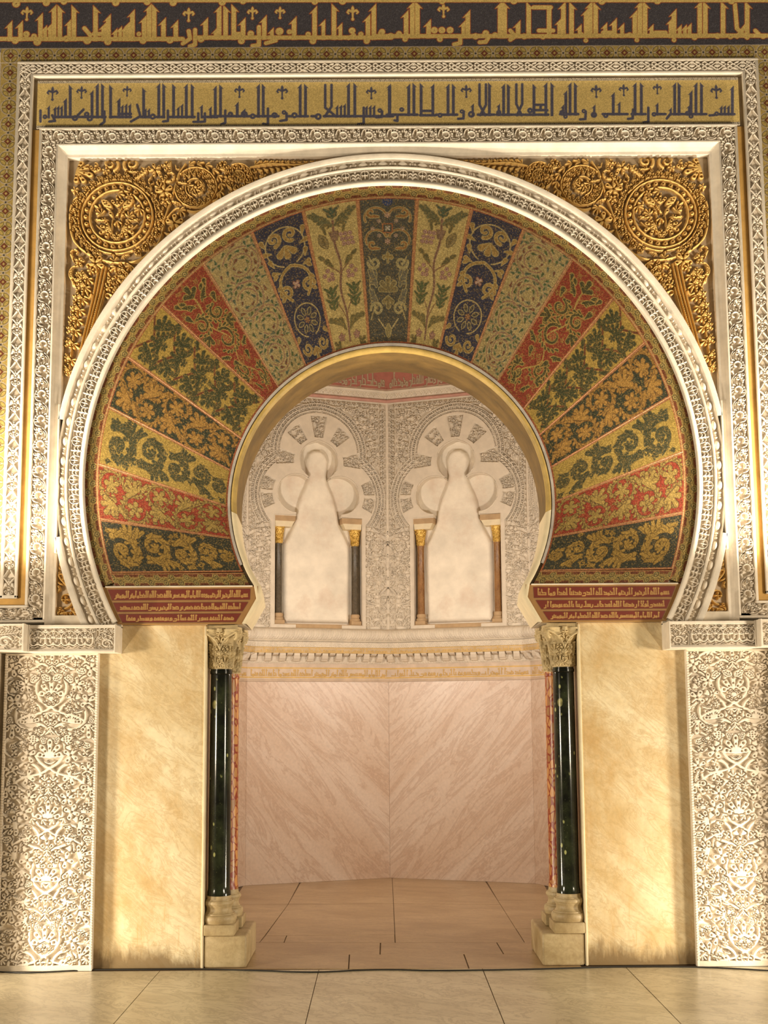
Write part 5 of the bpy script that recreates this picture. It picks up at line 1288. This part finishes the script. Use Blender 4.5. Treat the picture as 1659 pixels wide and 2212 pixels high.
tag(MB().box(-2.9, 2.9, -.0, .62, 7.55, 7.65).build('trim_1', STUCCO2), kind='structure')
# marble dado of each wall
DN = ['veined pink marble dado slab on the left side wall of the niche', 'large pink marble dado slab left of the back corner of the niche', 'large pink marble dado slab right of the back corner of the niche', 'veined pink marble dado slab on the right side wall of the niche']
NTX = ["bsm allh alrjmn alrjym aljmd llh rb alEalmyn wSly allh Ely mjmd jabm", "amr alamam almsbnSr ballh amyr almwmnyn aSljh allh bEd ma Eanh allh fyma", "bEmyd hda almjrab wkswbh balrjam rgbh fy jzyl albwab".replace('g', 'q'), "fbm dlk Ely ydy mwlah wjajbh jEfr bn Ebd alrjmn rjmh allh"]
def sweep(i, cv, prof, mat, name, parent, depth, colr=None, gap=.0015, thick=True):
    """profile (inset, z) from bottom to top over the canvas height; carved height pushes inwards"""
    n = cv.ny; ps = np.array(prof); t = np.linspace(0, 1, n); tt = np.linspace(0, 1, len(ps)) if ps.shape[1] == 2 else ps[:, 2]
    ins = np.interp(t, tt, ps[:, 0]); zs = np.interp(t, tt, ps[:, 1])
    u = (cv.xs-cv.x0)/cv.w
    p = np.array([off(i, a) for a in ins]); q = np.array([off(i+1, a) for a in ins])
    d = np.array(NV[i+1]-NV[i]); d = d/np.linalg.norm(d); nrm = np.array([d[1], -d[0]]); 
    if nrm.dot(np.array(cen-NV[i])) < 0: nrm = -nrm
    XY = p[:, None, :]*(1-u)[None, :, None]+q[:, None, :]*u[None, :, None]+nrm[None, None, :]*(cv.H*depth)[..., None]
    P = np.concatenate([XY, np.broadcast_to(zs[:, None], cv.H.shape)[..., None]], -1)
    return gridobj(name, P, mat, parent, colr)
co = empty('niche_cornice', (0, 0, 0), 'carved cornice running round the niche with gold writing and small brackets', 'cornice')
for i in (1, 2, 3, 4):
    k_ = i-1; mt = NICHEM_L if i in (1, 2) else NICHEM_R
    p, q = off(i, .012), off(i+1, .012); b = MB(); b.zprism([p+(q-p)*.0006, q-(q-p)*.0006, NV[i+1], NV[i]], .001, 1.955)
    o = b.build('dado_slab', mt); label(o, DN[k_], 'marble slab')
    cv = Cv(LN*U, .205*U, 1.0*RES, (.74, .60, .47)); gl = (.78, .52, .16)
    cv.stroke([(0, 6), (cv.w, 6)], .8, c=(.50, .34, .22)); cv.stroke([(0, 1.5), (cv.w, 1.5)], .7, c=(.45, .30, .2))
    cv.poly([(-5, 12), (cv.w+5, 12), (cv.w+5, 16), (-5, 16)], c=gl, h=.6); cv.poly([(-5, 43), (cv.w+5, 43), (cv.w+5, 47), (-5, 47)], c=gl, h=.6)
    write(cv, NTX[k_], cv.w-6, 6, 20.5, 19, 1.05, c=gl, o=(.44, .27, .13), ow=.8, h=1.0)
    sweep(i, cv, [(.016, 1.956), (.016, 2.155)], VC, 'marble_inscription', co, .003, cv.C)
    # dentils and bracket zone
    cv = Cv(LN*U, 30, .8*RES); kk = dict(h=1.0)
    for x in range(4, int(cv.w), 9): cv.poly([(x, 4), (x+5.5, 4), (x+5.5, 10), (x, 10)], **kk)
    fill(cv, ('fan3', 'half', 'tear'), (6, 4), 800, random.Random(4), half=False, gap=1, mask=(cv.ys[:, None] > 13)+0*cv.H > 0)
    sweep(i, cv, [(.020, 2.135), (.034, 2.160), (.05, 2.235)], NICHEST, 'dentil_moulding', co, .008)
    p, q = off(i, .04), off(i+1, .04); d = (q-p).normalized(); L_ = (q-p).length; nrm = Vector((d.y, -d.x)); nrm = nrm if nrm.dot(cen-p) > 0 else -nrm
    nb = 20
    for j in range(nb):
        s0 = (j+.5)/nb*L_; big = j % 2 == 0
        c = p+d*s0; w_ = .030 if big else .027; de, zt, zb = (.070, 2.236, 2.155) if big else (.085, 2.236, 2.205)
        bb = MB()
        # curved bracket section, pushed along the wall
        sec = [(0, zb), (de*.35, zb+.004), (de*.75, zb+(zt-zb)*.35), (de, zb+(zt-zb)*.75), (de, zt), (0, zt)]
        va = [bb.bm.verts.new((*(c-d*w_+nrm*a), z)) for a, z in sec]; vb = [bb.bm.verts.new((*(c+d*w_+nrm*a), z)) for a, z in sec]
        m_ = len(sec)
        for e in range(m_): bb.bm.faces.new((va[e], va[(e+1) % m_], vb[(e+1) % m_], vb[e]))
        bb.bm.faces.new(va[::-1]); bb.bm.faces.new(vb)
        if big:
            for e in range(3): bb.tube([(*(c-d*w_*1.05+nrm*de*(.4+.2*e)), zb+.01+.018*e), (*(c+d*w_*1.05+nrm*de*(.4+.2*e)), zb+.01+.018*e)], .006, 6)
        bb.build('bracket', NICHEST, co)
    # gold text frieze and interlace
    cv = Cv((LN-.1)*U, 19, 1.2*RES, (.66, .50, .30)); cv.H[:] = 0
    cv.stroke([(0, 1.2), (cv.w, 1.2)], 1.2, c=(.80, .54, .18), h=1); cv.stroke([(0, 17.8), (cv.w, 17.8)], 1.0, c=(.80, .54, .18), h=1)
    write(cv, NTX[(k_+1) % 4], cv.w-4, 4, 5.5, 9, .95, c=(.86, .60, .22), o=(.40, .25, .12), ow=.6, h=1.0)
    sweep(i, cv, [(.135, 2.236), (.135, 2.293)], VC, 'gilded_frieze', co, .004, cv.C)
    cv = Cv((LN-.1)*U, 17, 1.2*RES, (.64, .54, .42)); x = 0
    while x < cv.w:
        for s_ in (1, -1):
            for y0 in (8.5,): cv.stroke([(x, y0-s_*7), (x+7, y0), (x+14, y0+s_*7)], 1.1, h=1.0); cv.stroke([(x+7, y0-s_*7), (x+14, y0)], 1.1, h=1.0)
        cv.disc(x+3.5, 8.5, 1.8, h=1.0); x += 14
    sweep(i, cv, [(.136, 2.294), (.140, 2.346)], NICHEST, 'interlace_band', co, .006)
    # roll moulding with slanting leaves
    cv = Cv((LN-.08)*U, 46, 1.0*RES, None); per = 16.5; sg = 1 if i < 3 else -1
    for j in range(-1, int(cv.w/per)+2):
        x = j*per if sg > 0 else cv.w-j*per
        cv.stroke([(x+sg*a_, b_) for a_, b_ in smooth_path([(-4, 8), (2, 18), (8, 26), (14, 39)])], 2.2, h=1.0, rnd=2); cv.stroke([(x+sg*a_, b_) for a_, b_ in smooth_path([(2, 10), (8, 17), (12, 24), (12, 31)])], 1.9, h=1.0, rnd=2)
        cv.motif('tear', x+sg*15, 14, 5.5, sg*.8, h=.9)
    t_ = [(.10, 2.350, 0), (.135, 2.356, .05)]+[(.075+.075*math.cos(a), 2.418+.063*math.sin(a), .08+.84*(a+1.2)/2.6) for a in np.linspace(-1.2, 1.4, 14)]+[(.06, 2.488, .95), (-.02, 2.497, 1)]
    sweep(i, cv, t_, NICHEST, 'roll_moulding', co, .007)
    sweep(i, Cv(LN*U, 6, .2, None), [(.02, 2.2355), (.134, 2.2358)], NICHEST, 'frieze_soffit', co, 0)
    sweep(i, Cv(LN*U, 6, .2, None), [(.13, 2.347), (.09, 2.352)], NICHEST, 'roll_soffit', co, 0)
    # band over the arches and the red inscription
    cv = Cv(LN*U, 20, .8*RES, None); x = 0
    while x < cv.w:
        cv.stroke([(x, 3), (x+9, 16), (x+18, 3)], 1.5, h=1); cv.motif('tear', x+9, 7, 4.5, 0, h=1); cv.disc(x, 14, 2, h=1); cv.disc(x+18, 14, 2, h=1); x += 18
    uf = empty('upper_frieze', (0, 0, 0), ('red frieze with raised Kufic letters on the far left side wall', 'red frieze with raised Kufic letters at the top, left of the back corner', 'red frieze with raised Kufic letters at the top, right of the back corner', 'red frieze with raised Kufic letters on the far right side wall')[k_], 'frieze')
    sweep(i, cv, [(.012, 4.918), (.025, 4.980)], NICHEST, 'zigzag_band', uf, .010)
    cv = Cv(LN*U, 6, .5*RES, None); sweep(i, cv, [(.0, 4.885), (.03, 4.888), (.034, 4.898), (.034, 4.910), (.012, 4.917)], m_plaster('pink_fillet', (.56, .30, .24), .2) if i == 1 else bpy.data.materials['pink_fillet'], 'pink_fillet', uf, 0)
    cv = Cv(LN*U, 6, .5*RES, None); sweep(i, cv, [(.02, 4.981), (.042, 4.985), (.046, 5.0), (.03, 5.012)], NICHEST, 'moulding', uf, 0)
    cv = Cv(LN*U, 80, 1.0*RES, (.46, .17, .13)); cv.stroke([(0, 2), (cv.w, 2)], 2, c=(.58, .36, .27), h=1)
    write(cv, NTX[(k_+2) % 4], cv.w-8, 8, 14, 50, 2.0, c=(.50, .40, .27), o=(.30, .18, .12), ow=.8, h=1.0)
    sweep(i, cv, [(.030, 5.013), (.030, 5.26)], VC, 'red_inscription', uf, .008, cv.C)

# blind trefoil arch panel, local: x along the wall, y<0 towards the room
NC = LN/2
def blind_panel():
    cv = Cv(LN*U, (4.885-2.495)*U, .85*RES, None, 0, 2.495*U); k = dict(h=1.0, rnd=1.4); rg = random.Random(21); c = NC*U
    X = cv.xs[None, :]/U-NC; Z = cv.ys[:, None]/U; X = X+0*Z; Z = Z+0*X
    hole = np.minimum(np.hypot(X, Z-4.215)-.205, np.hypot(np.abs(X)-.235, Z-3.865)-.20)
    hole = np.minimum(hole, np.maximum(np.abs(X)-.24, np.maximum(Z-3.9, 2.4-Z))); hole = np.minimum(hole, np.maximum(np.abs(X)-.463, np.maximum(Z-3.635, 2.53-Z)))
    hole = np.minimum(hole, np.maximum(np.abs(X)-.118, np.maximum(Z-4.2, 3.8-Z)))
    ring = np.minimum(np.hypot(X, Z-4.31)-.41, np.hypot(np.abs(X)-.2, Z-3.85)-.41)
    up = Z > 3.56
    side = np.maximum(np.abs(X)-.50, Z-3.56)
    # rings: plain voussoirs flat, bead line, carved band
    def strokes_ring(d0, w_, h=1.0):
        a = np.clip(1-np.abs(ring-d0)/w_, 0, 1); cv.H[:] = np.where(up, np.maximum(cv.H, (a > .0)*h*np.sqrt(np.clip(a*(2-a), 0, 1))), cv.H)
    inr = (ring < -.004) & up
    # carved field elsewhere
    free = (ring > .105) & up | (~up & (np.abs(X) > .495))
    vb = NC-.088
    for x_ in (-1, 1):
        for e in (NC-.004, vb): cv.stroke([(c+x_*e*U, 2.5*U), (c+x_*e*U, 4.9*U)], 1.5 if e == vb else 3.0, **k)
    cv.stroke([(0, 4.88*U), (cv.w, 4.88*U)], 1.5, **k)
    for x_ in (-1, 1): cv.stroke([(c+x_*vb*U, 4.80*U), (c+0*x_, 4.80*U)], 1.5, **k)
    # vine in the edge bands, big leaf field between
    for x_ in (-1, 1):
        xc = c+x_*(NC-.046)*U; z = 3.54*U
        while z < 4.78*U:
            cv.stroke(smooth_path([(xc-6, z), (xc+6, z+9), (xc-6, z+18)]), 1.4, **k); cv.motif('tear', xc+5, z+2, 6, -.9, **k); cv.motif('tear', xc-5, z+11, 6, .9, **k); z += 18
    x = 10
    while x < cv.w-12: 
        cv.stroke(smooth_path([(x, 4.825*U), (x+9, 4.855*U), (x+18, 4.825*U)]), 1.3, **k); cv.motif('tear', x+9, 4.83*U, 5, 0, **k); cv.motif('tear', x+18, 4.855*U, 5, PI, **k); x += 18
    # lower panels, centred on the corner so two walls make one
    zl0, zl1 = 2.53*U, 3.49*U
    for x_ in (-1, 1):
        xe = c+x_*(NC-.244)*U
        for (xx0, yy0, xx1, yy1) in ((xe, zl0, xe, zl1), (xe, zl0, c+x_*NC*U, zl0), (xe, zl1, c+x_*NC*U, zl1)): cv.stroke([(xx0, yy0), (xx1, yy1)], 1.6, **k)
        xe = c+x_*(.49)*U; cv.stroke([(xe, zl0-8), (xe, 3.56*U)], 2.2, **k)
        xm = c+x_*NC*U
        for j in range(4):
            z = zl0+38+j*78; cv.stroke(arc(xm-x_*36, z, 25, -2.8, 2.9, 30), 1.9, **k); cv.motif(('rose5', 'heart', 'fan5', 'rose4')[j], xm-x_*36, z, 16, 0, gap=1, **k)
            cv.stroke(bez((xm, z+20), (xm-x_*20, z+46), (xm-x_*56, z+30), (xm-x_*62, z+48)), 1.8, **k); cv.motif('fan5', xm, z+40, 14, 0, **k)
        cv.stroke([(xm-x_*2, zl0), (xm-x_*2, zl1)], 1.6, **k)
        for (R, px_, pz_) in ((17, .54, 4.66), (13, .60, 4.50), (11, .58, 4.36), (12, .46, 4.74)): 
            volute(cv, c+x_*px_*U, pz_*U, R, 0, x_, 1.1, 1.8, inner='rose4', insz=.4, **k)
    free2 = free & (np.abs(X) < NC-.012) & ~((np.abs(np.abs(X)-vb) < .008) & up)
    fill(cv, ('fan5', 'fan3', 'half', 'heart', 'rose4'), (17, 13, 10, 7.5), 3000, rg, half=True, gap=1.9, h=1.0, mask=free2, rnd=1.0, tol=.15)
    mirror(cv)
    # band between bead line and field
    th = np.arctan2(Z-4.31, X); d2 = np.where(Z > 4.08, np.arctan2(Z-4.31, X)*.46, np.arctan2(Z-3.85, np.abs(X)-.2)*.46)
    bandm = (ring > .035) & (ring < .095) & up; sdx = (d2*U) % 14
    pat = (np.abs(ring-.065-.020*np.sin(d2*U*2*PI/14)) < .0065) | (np.abs(ring-.065+.020*np.sin(d2*U*2*PI/14)) < .0045) | ((np.hypot((sdx-3.5)/U, ring-.065) < .008)) | ((np.hypot((sdx-10.5)/U, ring-.065) < .008))
    cv.H[:] = np.where(bandm, pat*1.0, cv.H)
    beadm = (ring > .006) & (ring < .026) & up; cv.H[:] = np.where(beadm, ((d2*U) % 5.2 < 3.2)*.9, cv.H)
    for d in (-.001, .030, .100): cv.H[:] = np.where(up & (np.abs(ring-d) < .0045), 1.0, cv.H)
    # plain voussoirs flush, carved ones sunk
    cv.H[:] = np.where(inr, 1.0, cv.H)
    blocks = []
    for a in (90, 50, 130): blocks.append((0, 4.215, a, 10.5, .25, .43 if a != 90 else .478))
    for x_ in (1, -1):
        blocks.append((x_*.02, 4.20, 90-x_*(90-6), 11, .245, .43)); 
        blocks.append((x_*.235, 3.865, 90-x_*(90-17), 12.5, .25, .37)); blocks.append((x_*.235, 3.865, 90-x_*(90+14), 12.5, .25, .37))
    for bi, (bx, bz, a, ha, r0, r1) in enumerate(blocks):
        r = np.hypot(X-bx, Z-bz); an = (np.degrees(np.arctan2(Z-bz, X-bx))-a+180) % 360-180
        wd = np.radians(np.abs(an))*.5*(r0+r1)*.5+np.radians(np.abs(an))*r*.5
        lim = math.radians(ha)*(r0+r1)/2*1.0*(r/((r0+r1)/2))**.55
        ins = (wd < lim) & (r > r0) & (r < r1) & (np.abs(an) < 90)
        inner = (wd < lim-.009) & (r > r0+.009) & (r < r1-.009) & (np.abs(an) < 90)
        cv.H[ins & ~inner] = .15
        sub_ = Cv(cv.w, cv.h, cv.res, None, cv.x0, cv.y0); 
        if sub_.H.shape == cv.H.shape:
            mm = inner
            ys_, xs_ = np.where(mm); x0_, x1_, y0_, y1_ = cv.xs[xs_.min()], cv.xs[xs_.max()], cv.ys[ys_.min()], cv.ys[ys_.max()]
            for _ in range(46):
                xx, yy = rg.uniform(x0_, x1_), rg.uniform(y0_, y1_); sub_.motif(rg.choice(('fan3', 'half', 'tear', 'fan5')), xx, yy, rg.uniform(5, 8), rg.uniform(0, 6), h=1.0, gap=1.2, rnd=1.4)
            cv.H[mm] = sub_.H[mm]*.95
    cv.H[(~up) & (side < 0)] = 1
    keep = hole > 0
    return cv, keep
bcv, bkeep = blind_panel()
def rim():
    """outline of the opening, anticlockwise from lower right"""
    P = [(.463, 2.53), (.463, 3.635), (.24, 3.635), (.24, 3.667)]
    P += [(.235+.2*math.cos(a), 3.865+.2*math.sin(a)) for a in np.radians(np.linspace(-88, 126, 22))]
    P += [(.205*math.cos(a), 4.215+(.205+.014*max(0, 1-abs(math.degrees(a)-90)/14))*math.sin(a)) for a in np.radians(np.linspace(-57, 237, 36))]
    P += [(-.235+.2*math.cos(a), 3.865+.2*math.sin(a)) for a in np.radians(np.linspace(54, 268, 22))]
    P += [(-.24, 3.667), (-.24, 3.635), (-.463, 3.635), (-.463, 2.53)]
    return P
def make_blind():
    root = empty('blind_arch', (0, 0, 0), '-', 'blind arch')
    X = (bcv.xs/U)[None, :]+0*bcv.H; Z = (bcv.ys/U)[:, None]+0*bcv.H
    gridobj('carved_wall', np.stack([X, .030-bcv.H*.034, Z], -1), NICHEST, root, None, bkeep)
    R_ = rim(); R_.append(R_[0]); rr = []
    for y in (-.004, .0, .155): rr.append([(NC+x, y, z) for x, z in R_])
    A_ = np.array(rr); 
    gridobj('reveal', A_, NICHEST, root, smooth=False)
    # outline lip hides the cut edge
    b = MB(); pts = [(NC+x, -.003, z) for x, z in R_[2:-2]]; b.tube(pts, .0065, 6); pts = [(NC+x, -.003, z) for x, z in (R_[0], R_[1], R_[2])]; b.tube(pts, .006, 6); b.tube([(NC-x, y, z) for x, y, z in [(q[0]-NC, q[1], q[2]) for q in pts]], .006, 6); b.build('lip', NICHEST, root, True)
    b = MB(); b.prism([(NC+x, z) for x, z in ((-.47, 2.52), (.47, 2.52), (.47, 4.5), (-.47, 4.5))], .115, .160); b.build('back_wall', INFILL, root)
    b = MB()
    O = [(.34, 2.555), (.345, 2.9), (.345, 3.30), (.335, 3.38), (.265, 3.52), (.235, 3.60), (.215, 3.72), (.175, 3.86), (.125, 3.97), (.105, 4.06), (.115, 4.16), (.12, 4.24), (.09, 4.31)]
    O = smooth_path(O, 4)+[(.04, 4.345)]; O = [(NC+x, z) for x, z in O]+[(NC-x, z) for x, z in O[::-1]]
    iv = Cv(.92*U, 1.93*U, .6*RES, None, (NC-.46)*U, 2.54*U); iv.poly([(x*U, z*U) for x, z in O], h=1.0, rnd=.045*U); b.bm.free()
    nz_ = np.random.RandomState(5).rand(24, 14); yy_ = np.linspace(0, 22.9, iv.ny); xx_ = np.linspace(0, 12.9, iv.nx); y0_ = yy_.astype(int); x0_ = xx_.astype(int); fy = (yy_-y0_)[:, None]; fx = (xx_-x0_)[None, :]
    wob = (nz_[y0_][:, x0_]*(1-fy)*(1-fx)+nz_[y0_+1][:, x0_]*fy*(1-fx)+nz_[y0_][:, x0_+1]*(1-fy)*fx+nz_[y0_+1][:, x0_+1]*fy*fx)*.008
    Pi = np.stack([(iv.xs/U)[None, :]+0*iv.H, .115-iv.H*.060-wob, (iv.ys/U)[:, None]+0*iv.H], -1)
    gridobj('plaster_infill', Pi, INFILL, root)
    for s_ in (-1, 1):
        x0, x1 = sorted((NC+s_*.245, NC+s_*.468)); 
        im = MB().box(x0, x1, -.004, .15, 3.575, 3.634, .004, 1).build('impost', BROWNI, root)
        b = MB(); xa, xb2 = NC+s_*.455, NC+s_*.285
        v = []
        for z, xo, y0 in ((3.52, .0, .012), (3.575, .03, -.0)):
            v.append([b.bm.verts.new(q) for q in ((xa, y0, z), (xb2-s_*xo, y0, z), (xb2-s_*xo, .15, z), (xa, .15, z))])
        for e in range(4): b.bm.faces.new((v[0][e], v[0][(e+1) % 4], v[1][(e+1) % 4], v[1][e]))
        b.bm.faces.new(v[0][::-1]); b.bm.faces.new(v[1]); b.build('impost_foot', CREAM, im)
    MB().box(NC-.47, NC+.47, .0, .155, 2.495, 2.535, .003, 1).build('sill', BROWNI, root)
    return root
BROWNI = m_plaster('brown_stone', (.52, .36, .20), .2)
def small_col(mat):
    root = empty('small_column', (0, 0, 0), '-', 'small column', 'small columns of the blind arches')
    MB().box(-.055, .055, -.055, .055, 2.5355, 2.575, .006, 2).build('plinth', BROWNI, root, True)
    MB().lathe([(.052, 2.575), (.055, 2.585), (.052, 2.60), (.043, 2.605), (.043, 2.612), (.048, 2.62), (.048, 2.635), (.042, 2.645)], seg=32).build('base', BROWNI, root, True)
    MB().lathe([(.040, 2.645), (.037, 2.665), (.036, 3.0), (.035, 3.335), (.039, 3.34), (.039, 3.352)], seg=32).build('shaft', mat, root, True)
    cv = Cv(160, 60, .9*RES); k = dict(h=1.0, rnd=2.5)
    for q in range(-1, 9): cv.motif('fan5', q*20+10, 14, 12, 0, **k); cv.motif('fan5', q*20, 34, 12, 0, gap=1, **k); cv.motif('rose4', q*20+10, 50, 8, 0, **k)
    t = np.linspace(0, 2*PI, cv.nx)[None, :]; v = np.linspace(0, 1, cv.ny)[:, None]
    R_ = .037+.018*v**2+cv.H*.008
    gridobj('capital', np.stack([R_*np.cos(t), R_*np.sin(t), 3.352+v*.155+0*t], -1), GOLDLEAF, root)
    MB().box(-.055, .055, -.052, .055, 3.505, 3.5215, .004, 1).build('abacus', GOLDLEAF, root, True)
    return root
first = make_blind(); SCOL = {0: small_col(DARKM), 1: small_col(BROWNM)}; usedc = set(); usedb = False
BL = {1: 'blind trefoil arch with plaster infill on the left side wall of the niche', 2: 'blind trefoil arch filled with pale plaster, left of the back corner', 3: 'blind trefoil arch filled with pale plaster, right of the back corner', 4: 'blind trefoil arch with plaster infill on the right side wall of the niche'}
CL = {(1, 0): 'small dark column at the left foot of the arch on the left side wall', (1, 1): 'small dark column at the right foot of the arch on the left side wall', (2, 0): 'dark grey small column with gilded capital, leftmost under the left blind arch', (2, 1): 'dark grey small column with gilded capital, right foot of the left blind arch',
      (3, 0): 'brown small column with gilded capital, left foot of the right blind arch', (3, 1): 'brown small column with gilded capital, right foot of the right blind arch', (4, 0): 'small brown column at the left foot of the arch on the right side wall', (4, 1): 'small brown column at the right foot of the arch on the right side wall'}
for i in (2, 3, 1, 4):
    p, q = NV[i], NV[i+1]; d = (q-p).normalized(); rz = math.atan2(d.y, d.x)
    r_ = first if i == 2 else copy_tree(first)
    r_.location = (p.x, p.y, 0); r_.rotation_euler = (0, 0, rz); r_['label'] = BL[i]; r_['group'] = 'blind trefoil arches around the niche'
    nrm = Vector((-d.y, d.x))
    for e, s_ in enumerate((-1, 1)):
        kx = 0 if i < 3 else 1
        c_ = SCOL[kx] if kx not in usedc else copy_tree(SCOL[kx]); usedc.add(kx)
        w2 = p+d*(NC+s_*.404)+nrm*.070
        c_.location = (w2.x, w2.y, 0); c_.rotation_euler = (0, 0, rz); c_['label'] = CL[(i, e)]
